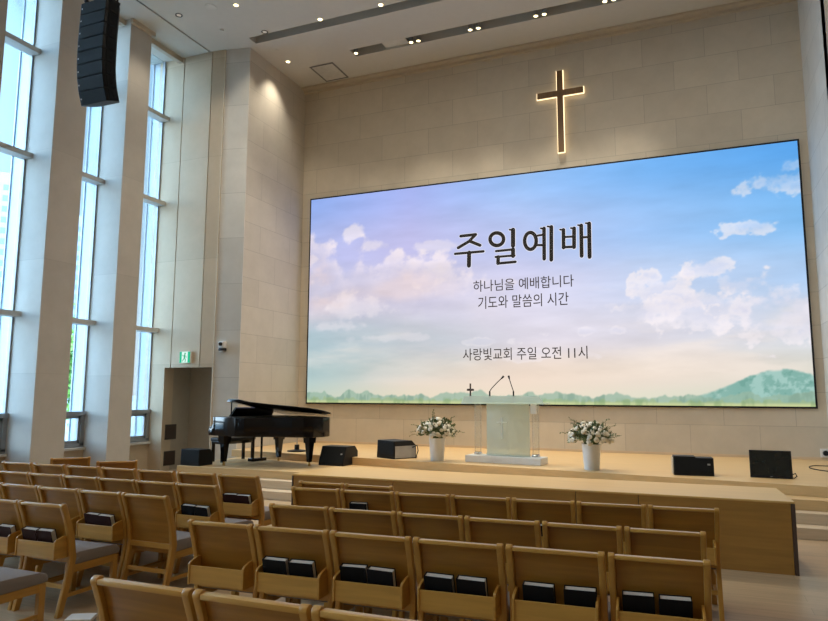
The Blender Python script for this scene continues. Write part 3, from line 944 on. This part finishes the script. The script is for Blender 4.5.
# ------------------------------------------------------------------ hanging line array
la = thing('line_array_speaker', 'curved black line array of eight speakers hanging from the ceiling by the windows', 'speaker', (-8.15, 6.97, 7.66))
pt = Vector((0, 0, 0))
hh = 0.202
for i, a in enumerate((-2, -2, -1, 0, 2, 6, 12, 19)):
    a = math.radians(a)
    m = Matrix.Translation(pt) @ Matrix.Rotation(a, 4, 'X')
    c = MB().prism([(-0.28, 0.03), (-0.25, 0.0), (0.25, 0.0), (0.28, 0.03), (0.27, 0.24), (0.2, 0.32), (-0.2, 0.32), (-0.27, 0.24)], -hh + 0.008, 0, 'z', 0.004, m).build('cabinet', M_black, la)
    MB().box(-0.24, 0.265, -0.006, 0.004, -hh + 0.02, -0.012, 0.003, m).build('grille', M_grille, c)
    MB().box(-0.225, -0.205, -0.009, -0.006, -hh / 2 - 0.01, -hh / 2 + 0.01, 0, m).build('badge', M_white, c)
    pl = MB()
    pl.box(0.272, 0.29, 0.05, 0.22, -hh + 0.015, -0.015, 0.003, m)
    pl.box(0.272, 0.298, 0.12, 0.16, -hh + 0.06, -0.06, 0.003, m)
    pl.build('side_plate', M_grille, c)
    pt = pt + Vector((0, hh * math.sin(a), -hh * math.cos(a)))
rg = MB()
for xx in (-0.2, 0.2):
    rg.box(xx - 0.02, xx + 0.02, 0.02, 0.3, 0.03, 0.07, 0.003)
    for yy in (0.06, 0.26):
        rg.tube([(xx, yy, 0.0), (xx, yy, 0.12)], 0.014, 8)
rg.box(-0.22, 0.22, 0.13, 0.17, 0.07, 0.11, 0.003)
rg.tube([(-0.15, 0.15, 0.1), (-0.15, 0.15, CZ - 7.66)], 0.018, 8)
rg.tube([(0.15, 0.15, 0.1), (0.15, 0.15, CZ - 7.66)], 0.018, 8)
rg.build('rigging', M_black, la)

# ------------------------------------------------------------------ grand piano
PA = -math.radians(15)
pn = thing('grand_piano', 'glossy black grand piano with its lid propped open, on the stage left', 'piano', (-8.20, 11.19, R3), PA)
pn.scale = (0.955, 1, 1)
def body_outline(g=0.0):
    P = [(0.0, -0.74), (0.0, 0.74), (1.25, 0.74), (1.55, 0.72), (1.78, 0.62), (1.93, 0.45), (1.98, 0.24), (1.93, 0.04), (1.80, -0.10), (1.62, -0.20), (1.42, -0.28), (1.2, -0.38), (1.0, -0.52), (0.8, -0.66), (0.62, -0.73)]
    if g:
        c = Vector((0.8, 0.15))
        P = [tuple(Vector(p) + (Vector(p) - c).normalized() * g) for p in P]
    return P
MB().prism(body_outline(), 0.55, 0.90, 'z', 0.012).build('case', M_gloss, pn, True)
MB().prism(body_outline(-0.06), 0.895, 0.905, 'z').build('soundboard', mat('piano_plate', (0.03, 0.02, 0.01), 0.4, metal=0.2), pn)
# keyboard end: key bed with rounded cheeks
kb = MB().box(-0.18, 0.02, -0.68, 0.68, 0.55, 0.63, 0.01)
kb.build('key_bed', M_gloss, pn)
for s in (-1, 1):
    y0, y1 = sorted((s * 0.74, s * 0.66))
    MB().prism([(-0.19, 0.55), (-0.21, 0.64), (-0.17, 0.71), (-0.10, 0.73), (-0.06, 0.79), (-0.06, 0.90), (0.02, 0.90), (0.02, 0.55)], y0, y1, 'y', 0.008).build('cheek', M_gloss, pn, True)
ky = MB()
for i in range(52):
    yy = -0.615 + i * 0.0237
    ky.box(-0.17, -0.03, yy, yy + 0.0222, 0.632, 0.65)
ky.build('white_keys', M_white, pn)
bk = MB()
for i in range(51):
    if i % 7 in (0, 1, 3, 4, 5):
        yy = -0.615 + (i + 1) * 0.0237 - 0.006
        bk.box(-0.11, -0.03, yy, yy + 0.011, 0.65, 0.663)
bk.build('black_keys', M_gloss, pn)
MB().box(-0.03, -0.005, -0.66, 0.66, 0.63, 0.88, 0.006).build('fallboard', M_gloss, pn)
# lid: hinged along the far straight side, short stick
LA = math.radians(10.5)
hinge = Vector((0, 0.74, 0.925))
mlid = Matrix.Translation(hinge) @ Matrix.Rotation(-LA, 4, 'X') @ Matrix.Translation(-hinge)
lidpts = [p for p in body_outline(0.02)]
lidpts = [(max(p[0], 0.34), p[1]) for p in lidpts if not (p[0] < 0.3 and p[1] < 0 and False)]
MB().prism(lidpts, 0.915, 0.94, 'z', 0.006, mlid).build('lid', M_gloss, pn, True)
mfl = Matrix.Translation((0, 0, 0.03)) @ mlid
MB().box(0.36, 0.68, -0.74, 0.74, 0.915, 0.935, 0.006, mfl).build('lid_flap', M_gloss, pn)
top = mlid @ Vector((0.42, -0.70, 0.925))
MB().tube([(0.42, -0.68, 0.89), (top.x, top.y, top.z)], 0.012, 8).build('prop_stick', M_gloss, pn)
MB().prism([(0.10, 0.905), (0.18, 0.905), (0.32, 1.06), (0.29, 1.08)], -0.5, 0.5, 'y', 0.004).build('music_desk', M_gloss, pn)
for (u, v_) in ((0.14, -0.6), (0.26, 0.64), (1.5, 0.35)):
    lg = MB()
    for (h0, h1, w0, w1) in ((0.07, 0.42, 0.036, 0.062), (0.42, 0.55, 0.08, 0.09)):
        A = [lg.bm.verts.new((u + sx * w0, v_ + sy * w0, h0)) for sx, sy in ((-1, -1), (1, -1), (1, 1), (-1, 1))]
        B = [lg.bm.verts.new((u + sx * w1, v_ + sy * w1, h1)) for sx, sy in ((-1, -1), (1, -1), (1, 1), (-1, 1))]
        lg.bm.faces.new(A[::-1]); lg.bm.faces.new(B)
        for k in range(4):
            lg.bm.faces.new([A[k], A[(k + 1) % 4], B[(k + 1) % 4], B[k]])
    lo = lg.build('leg', M_gloss, pn)
    MB().lathe([(0, 0.0), (0.025, 0.0), (0.03, 0.02), (0.018, 0.045), (0.022, 0.07), (0, 0.07)], (u, v_, 0.0), 14).build('caster', M_brass, lo, True)
ly = MB().tube([(0.38, -0.10, 0.10), (0.38, -0.10, 0.56)], 0.022, 8).tube([(0.38, 0.10, 0.10), (0.38, 0.10, 0.56)], 0.022, 8)
ly.box(0.30, 0.46, -0.17, 0.17, 0.05, 0.11, 0.008)
lyo = ly.build('pedal_lyre', M_gloss, pn)
pd = MB()
for k in (-0.08, 0, 0.08):
    pd.box(0.2, 0.31, k - 0.014, k + 0.014, 0.05, 0.065, 0.004)
pd.build('pedals', M_brass, lyo)
u_ = Vector((math.cos(PA), math.sin(PA)))
v2 = Vector((-math.sin(PA), math.cos(PA)))
bp = Vector((-8.25, 11.20)) - u_ * 0.40 + v2 * 0.06
bn = thing('piano_bench', 'black padded piano bench tucked behind the grand piano keyboard', 'bench', (bp.x, bp.y, R3), PA)
MB().box(-0.19, 0.19, -0.42, 0.42, 0.40, 0.475, 0.03).build('seat', M_black, bn, True)
MB().box(-0.17, 0.17, -0.40, 0.40, 0.35, 0.40, 0.004).build('frame', M_gloss, bn)
for sx in (-1, 1):
    for sy in (-1, 1):
        MB().box(sx * 0.145 - 0.025, sx * 0.145 + 0.025, sy * 0.37 - 0.025, sy * 0.37 + 0.025, 0, 0.35, 0.004).build('leg', M_gloss, bn)
ss = thing('floor_stand', 'small black round-based stand on the floor behind the piano', 'stand', (-7.75, 12.35, 0.55))
MB().lathe([(0, 0), (0.2, 0.0), (0.2, 0.02), (0.05, 0.04), (0.05, 0.14), (0, 0.14)], n=20).build('base', M_black, ss)
MB().tube([(0, 0, 0.14), (0.02, 0, 0.5)], 0.01, 8).build('rod', M_grey, ss)

# ------------------------------------------------------------------ loudspeakers and monitor on the stage
def wedge(name, label, loc, rz, w, d, h, front_tilt=0.35, side=None, logo=True):
    """floor wedge: grille leans back, box behind"""
    t = thing(name, label, 'speaker', loc, rz)
    a = d * front_tilt
    MB().prism([(0.0, 0.0), (0.0, 0.05), (a, h), (d * 0.8, h), (d, h * 0.72), (d, 0.0)], -w / 2, w / 2, 'x', 0.008).build('cabinet', M_black, t)
    L = math.hypot(a, h - 0.05)
    mm = Matrix.Translation((0, 0.0, 0.05)) @ Matrix.Rotation(-math.atan2(a, h - 0.05), 4, 'X')
    MB().box(-w / 2 + 0.012, w / 2 - 0.012, -0.008, 0.002, 0.0, L - 0.01, 0.004, mm).build('grille', M_grille, t)
    if logo:
        MB().box(w / 2 - 0.09, w / 2 - 0.05, -0.011, -0.008, L * 0.5, L * 0.5 + 0.025, 0, mm).build('badge', M_grey, t)
    if side:
        MB().prism([(0.02, 0.03), (a + 0.02, h - 0.02), (d * 0.78, h - 0.02), (d - 0.02, h * 0.7), (d - 0.02, 0.03)], side * (w / 2), side * (w / 2 + 0.006), 'x').build('side_panel', M_grey, t)
    return t
wedge('floor_monitor', 'black wedge floor monitor beside the grand piano tail', (-6.36, 11.32, R3), -0.05, 0.54, 0.55, 0.35, 0.22)
t = wedge('stage_speaker', 'black speaker with a pale grey side, left of the flower vase', (-5.41, 11.71, 0.55), -0.5, 0.55, 0.52, 0.33, 0.03, logo=False)
MB().box(0.275, 0.281, 0.02, 0.5, 0.015, 0.235).build('side_panel', M_grey, t)
MB().tube([(0.282, 0.42, 0.2), (0.33, 0.5, 0.24), (0.36, 0.5, 0.14), (0.34, 0.46, 0.01), (0.2, 0.6, 0.008)], 0.01, 8).build('cable', M_black, t, True)
t = wedge('stage_speaker', 'black speaker lying on its side right of the flowers, beside the monitor', (-0.05, 11.12, 0.55), 0.10, 0.56, 0.35, 0.265, 0.02)
MB().box(-0.278, 0.03, 0.004, 0.28, 0.262, 0.282, 0.004).build('top_plate', M_black, t)
MB().box(-0.292, -0.282, 0.02, 0.33, 0.01, 0.255, 0.003).build('side_panel', M_trim, t)
wedge('subwoofer', 'big black speaker box on the stage corner left of the piano', (-8.76, 10.26, R3), -0.05, 0.46, 0.36, 0.30, 0.02, logo=False)
tv = thing('stage_monitor', 'flat black monitor screen leaning back at the right end of the stage', 'monitor', (0.99, 11.24, 0.55), -0.02)
mt = Matrix.Rotation(-0.14, 4, 'X')
MB().box(-0.275, 0.275, 0.0, 0.04, 0.005, 0.40, 0.006, mt).build('bezel', M_black, tv)
MB().box(-0.255, 0.255, -0.002, 0.0, 0.04, 0.385, 0, mt).build('display', mat('dark_screen', (0.012, 0.015, 0.014), 0.25), tv)
MB().box(-0.015, 0.015, -0.003, 0.0, 0.018, 0.026, 0, mt).build('badge', M_grey, tv)
MB().prism([(0.02, 0.0), (0.22, 0.0), (0.07, 0.3)], -0.08, 0.08, 'x', 0.004).build('stand', M_black, tv)
MB().tube([(0.27, 0.03, 0.06), (0.31, 0.03, 0.08), (0.33, 0.05, 0.04), (0.3, 0.1, 0.006), (0.1, 0.2, 0.006)], 0.008, 8).build('cable', M_black, tv, True)

# ------------------------------------------------------------------ pulpit
M_frost = glass('frosted_glass', (0.86, 0.95, 0.92), 0.06, 0.42, (0.76, 0.81, 0.78))
M_frost2 = glass('frosted_top', (0.86, 0.95, 0.92), 0.06, 0.5, (0.80, 0.84, 0.81))
M_acr = glass('acrylic', (0.96, 0.97, 0.965), 0.035, 0.08, (0.8, 0.85, 0.82))
pu = thing('pulpit', 'frosted glass pulpit with clear pillars on a white base, centre stage', 'pulpit', (-3.145, 11.645, 0.55), -0.105)
MB().box(-0.70, 0.70, 0.0, 0.40, 0.0, 0.12, 0.008).build('base', M_white, pu)
arc = [(-0.36 + 0.80 * i / 16, 0.20 - 0.09 * math.sin(PI * i / 16)) for i in range(17)]
MB().prism(arc + [(x, y + 0.02) for x, y in arc[::-1]], 0.12, 1.03, 'z').build('curved_panel', M_frost, pu)
MB().prism([(x * 1.02, y - 0.012) for x, y in arc] + [(x * 1.02, y + 0.03) for x, y in arc[::-1]], 0.12, 0.16, 'z').build('panel_shoe', M_acr, pu)
for s in (-0.56, 0.53):
    p_ = MB().lathe([(0, 0.12), (0.062, 0.12), (0.062, 1.03), (0, 1.03)], (s, 0.27, 0), 24).build('pillar', M_acr, pu, True)
    MB().lathe([(0.062, 0.12), (0.075, 0.12), (0.075, 0.15), (0.062, 0.16)], (s, 0.27, 0), 24).build('collar', M_chrome, p_, True)
MB().box(-0.78, 0.76, 0.0, 0.42, 1.03, 1.055, 0.004).build('desk_top', M_frost2, pu)
MB().prism([(-0.78, 1.055), (0.76, 1.055), (0.68, 1.17), (-0.72, 1.17)], 0.03, 0.045, 'y').build('upstand', M_frost2, pu)
ec = MB().box(-0.04, -0.022, 0.095, 0.104, 0.42, 0.80).box(-0.13, 0.07, 0.0952, 0.1042, 0.70, 0.718)
ec.build('etched_cross', mat('etched_white', (0.62, 0.66, 0.63), 0.7), pu)
tag(MB().box(0.47, 0.58, 0.18, 0.2, 0.86, 1.03, 0.006).build('fitting', M_white, pu), 'white fitting under the desk')
for i, (bx, tx, nm) in enumerate(((-0.27, -0.04, 'left'), (0.18, 0.07, 'right'))):
    mk = thing('gooseneck_microphone', '%s gooseneck microphone standing on the glass pulpit' % nm, 'microphone', pu.matrix_basis @ Vector((bx, 0.14, 1.055)), -0.105, group='microphones on the pulpit')
    MB().lathe([(0, 0), (0.04, 0.0), (0.035, 0.02), (0.014, 0.03), (0.014, 0.2), (0, 0.2)], n=14).build('base', M_black, mk, True)
    dx = tx - bx
    MB().tube([(0, 0, 0.2), (dx * 0.2, 0, 0.26), (dx * 0.6, 0.03, 0.36), (dx * 0.9, 0.06, 0.43)], 0.008, 8).build('gooseneck', M_black, mk, True)
    MB().tube([(dx * 0.88, 0.06, 0.425), (dx * 1.05, 0.08, 0.47)], [0.013, 0.02], 10).build('capsule', M_black, mk, True)
ct = thing('standing_cross', 'small dark metal cross standing on the left end of the pulpit', 'cross', pu.matrix_basis @ Vector((-0.64, 0.12, 1.055)), -0.105)
MB().box(-0.012, 0.012, -0.012, 0.012, 0.0, 0.34, 0.003).build('post', M_boxedge, ct)
MB().prism([(-0.075, 0.215), (-0.05, 0.205), (0.05, 0.205), (0.075, 0.215), (0.06, 0.245), (-0.06, 0.245)], -0.011, 0.011, 'y', 0.003).build('crossbar', M_boxedge, ct)
MB().lathe([(0, 0), (0.05, 0), (0.045, 0.015), (0, 0.015)], n=16).build('foot', M_boxedge, ct)

# ------------------------------------------------------------------ flower vases
M_vase = mat('vase_white', (0.72, 0.73, 0.73), 0.35, var=0.03)
M_petal = mat('petal_cream', (0.66, 0.60, 0.47), 0.6, nscale=40, var=0.08)
M_petal2 = mat('petal_white', (0.72, 0.69, 0.60), 0.6, nscale=40, var=0.06)
M_fol = mat('bouquet_leaves', (0.085, 0.125, 0.045), 0.6, nscale=14, var=0.4)
M_stem = mat('bouquet_stems', (0.10, 0.09, 0.045), 0.7)
def bouquet(x, y, z, label, vlabel, seed):
    R_ = random.Random(seed)
    v = thing('flower_vase', vlabel, 'vase', (x, y, z), 0, 'white vases on the stage')
    MB().lathe([(0, 0), (0.115, 0), (0.12, 0.01), (0.15, 0.41), (0.142, 0.41), (0.115, 0.03), (0, 0.03)], n=32).build('body', M_vase, v, True)
    t = thing('bouquet', label, 'flowers', (x, y, z + 0.41), 0, 'bouquets in the white vases')
    fb_ = MB()
    def leaf(b, p, dr, L, w):
        dr = dr.normalized()
        sd = dr.cross(Vector((R_.uniform(-1, 1), R_.uniform(-1, 1), 1))).normalized()
        q = [p, p + dr * L * 0.5 + sd * w, p + dr * L, p + dr * L * 0.5 - sd * w]
        b.bm.faces.new([b.bm.verts.new(k) for k in q])
    def dome(rr):
        rr *= 1.14
        th = R_.uniform(0, 2 * PI)
        ph = R_.uniform(-0.25, 1.0)
        c = math.sqrt(max(0, 1 - ph * ph))
        return Vector((0.30 * rr * c * math.cos(th), 0.30 * rr * c * math.sin(th), 0.09 + 0.22 * rr * ph))
    for i in range(700):
        p = dome(R_.uniform(0.4, 1.0))
        leaf(fb_, p, p - Vector((0, 0, 0.0)) + Vector((R_.uniform(-.2, .2), R_.uniform(-.2, .2), R_.uniform(-.1, .15))), R_.uniform(0.05, 0.09), R_.uniform(0.012, 0.022))
    fb_.lathe([(0, -0.02), (0.10, -0.02), (0.14, 0.06), (0.12, 0.17), (0, 0.22)], n=12)
    fb_.build('foliage', M_fol, t)
    for i in range(62):
        p = dome(R_.uniform(0.9, 1.05))
        if p.y > 0.05: p.y = -p.y
        if p.z < 0.03: p.z = 0.05
        r = R_.uniform(0.024, 0.046)
        b = MB()
        prof = [(0, -r * 0.7), (r * 0.7, -r * 0.5), (r, 0.0), (r * 0.85, r * 0.5), (r * 0.55, r * 0.65), (r * 0.5, r * 0.35), (r * 0.25, r * 0.6), (0, r * 0.7)]
        ax_ = p.normalized()
        m = Matrix.Translation(p) @ ax_.to_track_quat('Z', 'Y').to_matrix().to_4x4()
        b.lathe(prof, n=9, m=m)
        b.build('blossom', M_petal if R_.random() < 0.45 else M_petal2, t, True)
    for i in range(17):
        th = R_.uniform(0, 2 * PI) if i > 7 else R_.choice((0.1, -0.3, PI, PI - 0.3, PI + 0.25, 0.4, 0.9, 2.3))
        el_ = R_.uniform(-0.25, 0.9)
        L = R_.uniform(0.40, 0.58)
        d0 = Vector((math.cos(th) * math.cos(el_), math.sin(th) * math.cos(el_) * 0.8, math.sin(el_)))
        s = Vector((0, 0, 0.1))
        pts = [s, s + d0 * L * 0.5 + Vector((0, 0, 0.03)), s + d0 * L]
        b = MB().tube(pts, [0.005, 0.004, 0.002], 5)
        for k in range(14):
            f = 0.45 + 0.55 * k / 13
            p = s + d0 * L * f + Vector((0, 0, 0.03 * (1 - abs(2 * f - 1))))
            leaf(b, p, d0 + Vector((R_.uniform(-1, 1), R_.uniform(-1, 1), R_.uniform(-1, 1))), R_.uniform(0.025, 0.045), 0.011)
        b.build('sprig', M_fol, t)
bouquet(-4.36, 11.68, 0.55, 'white rose bouquet with loose sprigs in the vase left of the pulpit', 'white tapered vase on the stage left of the pulpit', 5)
bouquet(-1.57, 11.32, 0.55, 'white rose bouquet with loose sprigs in the vase right of the pulpit', 'white tapered vase on the stage right of the pulpit', 9)
# ------------------------------------------------------------------ church chairs
CW = 0.525
def post_pts(off=0.0):
    # side view (y, z) of the curved back leg: rear edge then front edge
    rear = [(-0.015, 0.0), (0.022, 0.16), (0.060, 0.32), (0.078, 0.44), (0.056, 0.60), (0.014, 0.74), (-0.03, 0.85)]
    front = [(0.015, 0.868), (0.062, 0.74), (0.110, 0.60), (0.138, 0.44), (0.122, 0.32), (0.080, 0.16), (0.035, 0.0)]
    return rear + [(-0.025, 0.866), (-0.005, 0.874)] + front
def back_y(z):
    return float(np.interp(z, [0.44, 0.60, 0.74, 0.86], [0.098, 0.075, 0.033, -0.01]))
def make_chair(pocket):
    t = thing('church_chair', 'oak church chair', 'chair')
    h = CW / 2
    for s in (-1, 1):
        x0, x1 = sorted((s * h, s * (h - 0.036)))
        MB().prism(post_pts(), x0, x1, 'x', 0.007).build('back_leg', M_oakz, t, True)
        MB().box(s * (h - 0.023) - 0.021, s * (h - 0.023) + 0.021, 0.525, 0.575, 0.0, 0.37, 0.005).build('front_leg', M_oakz, t)
        x0, x1 = sorted((s * (h - 0.008), s * (h - 0.032)))
        MB().box(x0, x1, 0.09, 0.56, 0.315, 0.375, 0.004).build('side_rail', M_oaky, t)
        MB().box(x0, x1, 0.06, 0.55, 0.135, 0.165, 0.004).build('stretcher', M_oaky, t)
    w = h - 0.034
    zz = [0.44, 0.55, 0.65, 0.75, 0.845]
    if not pocket:
        zz = [0.36] + zz
    MB().prism([(back_y(z) + 0.004, z) for z in zz] + [(back_y(z) + 0.024, z) for z in zz[::-1]], -w, w, 'x', 0.002).build('back_panel', M_oak, t, True)
    MB().box(-w, w, -0.026, 0.022, 0.838, 0.862, 0.008).build('top_rail', M_oakrail, t, True)
    MB().box(-w, w, 0.08, 0.12, 0.40, 0.445, 0.004).build('lower_rail', M_oakrail, t)
    MB().box(-w, w, 0.055, 0.08, 0.20, 0.235, 0.004).build('rear_stretcher', M_oakrail, t)
    MB().box(-w, w, 0.53, 0.56, 0.31, 0.375, 0.004).build('front_rail', M_oakrail, t)
    sc = MB()
    sc.prism([(0.125, 0.375), (0.125, 0.455), (0.15, 0.475), (0.35, 0.468), (0.52, 0.458), (0.575, 0.440), (0.598, 0.410), (0.590, 0.375)], -h + 0.004, h - 0.004, 'x', 0.014)
    sc.build('seat', M_cush, t, True)
    if pocket:
        pk = MB().box(-w + 0.004, w - 0.004, -0.042, -0.028, 0.448, 0.572, 0.004)
        pk.box(-w + 0.004, w - 0.004, -0.03, 0.09, 0.448, 0.460, 0.002)
        po = pk.build('book_pocket', M_oakrail, t)
        for s in (-1, 1):
            x0, x1 = sorted((s * (w - 0.002), s * (w - 0.018)))
            MB().prism([(-0.048, 0.444), (-0.048, 0.580), (-0.030, 0.596), (0.03, 0.612), (0.075, 0.616), (0.09, 0.444)], x0, x1, 'x', 0.004).build('pocket_side', M_oaky, po)
    return t
protoP = make_chair(True)
protoN = make_chair(False)
used = set()
def book_proto(name, cover):
    w_, d_, h_ = 0.165, 0.050, 0.20
    c = MB()
    c.box(0, w_, 0.0, 0.004, 0, h_, 0.0015)
    c.box(0, w_, d_ - 0.004, d_, 0, h_, 0.0015)
    c.box(-0.003, 0.004, 0.0, d_, 0, h_, 0.0015)
    o = c.build(name, cover)
    MB().box(0.004, w_ - 0.006, 0.004, d_ - 0.004, 0.006, h_ - 0.006).build('pages', M_pages, o)
    return o
bookB = book_proto('hymn_book', M_cover_b)
bookM = book_proto('hymn_book', M_cover_m)
bused = set()
def put_book(chair, xl, maroon, label, lift=0.0, lean=-0.13, yaw_=0.0):
    src = bookM if maroon else bookB
    m = chair.matrix_basis @ Matrix.Translation((xl, 0.028, 0.462 + lift)) @ Matrix.Rotation(lean, 4, 'X') @ Matrix.Rotation(yaw_, 4, 'Z')
    if id(src) in bused:
        r = src.copy()
        COL.objects.link(r)
        for ch in list(src.children):
            c = ch.copy()
            COL.objects.link(c)
            c.parent = r
    else:
        bused.add(id(src))
        r = src
    r.matrix_basis = m
    tag(r, label, 'book', 'hymn books in the chair pockets')
ORD = ['first', 'second', 'third', 'fourth', 'fifth', 'sixth', 'seventh', 'eighth']
def row(a, b, n, block, rname, sc=1.0, nopocket=(), books=None, from_right=False, joints=None):
    """n chairs from a to b (back-top line); books: {chair: [(x, maroon), ...]}"""
    books = books or {}
    a, b = Vector(a), Vector(b)
    d = (b - a) / n
    ang = math.atan2(d.y, d.x)
    P = d.length
    R_ = random.Random(rname)
    for i in range(n):
        c = a + d * (i + 0.5)
        if joints:
            f0, f1 = [(q - a.x) / (b.x - a.x) for q in joints[i:i + 2]]
            c = a + (b - a) * (f0 + f1) / 2
            P = (b - a).length * (f1 - f0)
        proto = protoN if i in nopocket else protoP
        bk = books.get(i, [])
        pos = ORD[n - 1 - i] + ' from the aisle' if from_right else ORD[i] + ' from the left'
        if n == 1:
            pos = 'at the aisle end'
        state = ''
        if len(bk) > 1: state = ', holding two books'
        elif len(bk) == 1: state = ', holding one book'
        label = 'oak chair, %s in %s%s' % (pos, rname, state)
        loc = (c.x, c.y, 0)
        rz = ang + R_.uniform(-0.006, 0.006)
        scl = (min(sc, P / (CW + 0.016)) if (sc == 1.0 and not joints) else P / (CW + 0.016), 1.0 if sc == 1.0 else sc, sc)
        if proto.name not in used:
            used.add(proto.name)
            proto.location, proto.rotation_euler, proto.scale = loc, (0, 0, rz), scl
            r = tag(proto, label, 'chair', 'church chairs in the %s block' % block)
        else:
            r = dup(proto, loc, rz, scl, label, 'church chairs in the %s block' % block)
        for k, (x, mar) in enumerate(bk):
            sd = (('left ' if k == 0 else 'right ') if len(bk) > 1 else '')
            lift_ = 0.09 if rname.startswith('second centre') and i == 1 else 0.0
            lb = '%s%s hymn book, chair %s, %s' % (sd, 'maroon' if mar else 'black', pos, rname)
            put_book(r, x, mar, lb, lift_, 0.26 + R_.uniform(-0.03, 0.05), R_.uniform(-0.05, 0.05))
two = [(-0.185, 0), (-0.01, 0)]
twoM = [(-0.185, 1), (-0.01, 1)]
row((-3.99, 6.42), (-2.87, 6.42), 2, 'centre', 'short pair by the stage riser', 0.94, books={0: [(0.0, 0)]})
row((-3.60, 5.66), (0.15, 5.92), 7, 'centre', 'second centre row', joints=[-3.60, -3.09, -2.55, -2.03, -1.49, -0.95, -0.39, 0.15], books={1: [(-0.17, 0)], 3: [(0.0, 0)], 4: [(-0.15, 0)]})
row((-3.22, 4.74), (0.04, 4.89), 6, 'centre', 'third centre row', joints=[-3.22, -2.68, -2.11, -1.59, -1.03, -0.48, 0.04], books={2: two})
row((-3.31, 3.92), (0.05, 4.07), 6, 'centre', 'fourth centre row', joints=[-3.33, -2.795, -2.225, -1.655, -1.075, -0.495, 0.05], books={1: [(-0.19, 0), (0.0, 0)], 2: [(-0.19, 0), (-0.01, 0)], 3: [(-0.19, 0), (0.0, 0)], 4: [(-0.17, 0), (0.05, 0)], 5: [(-0.19, 0), (0.0, 0)]})
row((-2.58, 2.41), (0.30, 2.43), 5, 'centre', 'nearest centre row', 1.06)
row((-8.36, 6.22), (-4.35, 6.22), 7, 'left', 'front left row', from_right=True, books={0: twoM, 1: [(0.0, 0)], 6: twoM})
row((-7.95, 5.49), (-4.28, 5.44), 7, 'left', 'second left row', from_right=True, books={1: [(0.02, 0)], 2: [(0.0, 0)], 4: [(0.05, 0)], 6: two})
row((-6.91, 4.76), (-4.23, 4.71), 5, 'left', 'third left row', from_right=True, nopocket=(4,), books={1: twoM, 3: [(-0.17, 1), (0.0, 1)]})
row((-5.71, 4.04), (-4.66, 4.04), 2, 'left', 'fourth left row', from_right=True, books={0: [(0.05, 1)], 1: [(-0.19, 1), (-0.02, 1)]})
row((-4.97, 3.14), (-4.42, 3.14), 1, 'left', 'nearest left row')
for nm, x, y, rz in (('farther', -8.45, 7.35, 0.9), ('nearer', -7.45, 7.25, 0.7)):
    dup(protoP, (x, y, 0), rz, (1, 1, 0.94), 'oak church chair turned sideways ahead of the front left row, %s one' % ('left' if nm == 'farther' else 'right'), 'church chairs in the left block')
bx_ = thing('white_box', 'small white lidded box on the aisle floor, behind the nearest centre chair', 'box', (-4.33, 3.95, 0), 0.5)
MB().box(-0.09, 0.09, -0.07, 0.07, 0, 0.06, 0.004).build('body', M_grey, bx_)
MB().box(-0.094, 0.094, -0.074, 0.074, 0.06, 0.085, 0.004).build('lid', M_white, bx_)
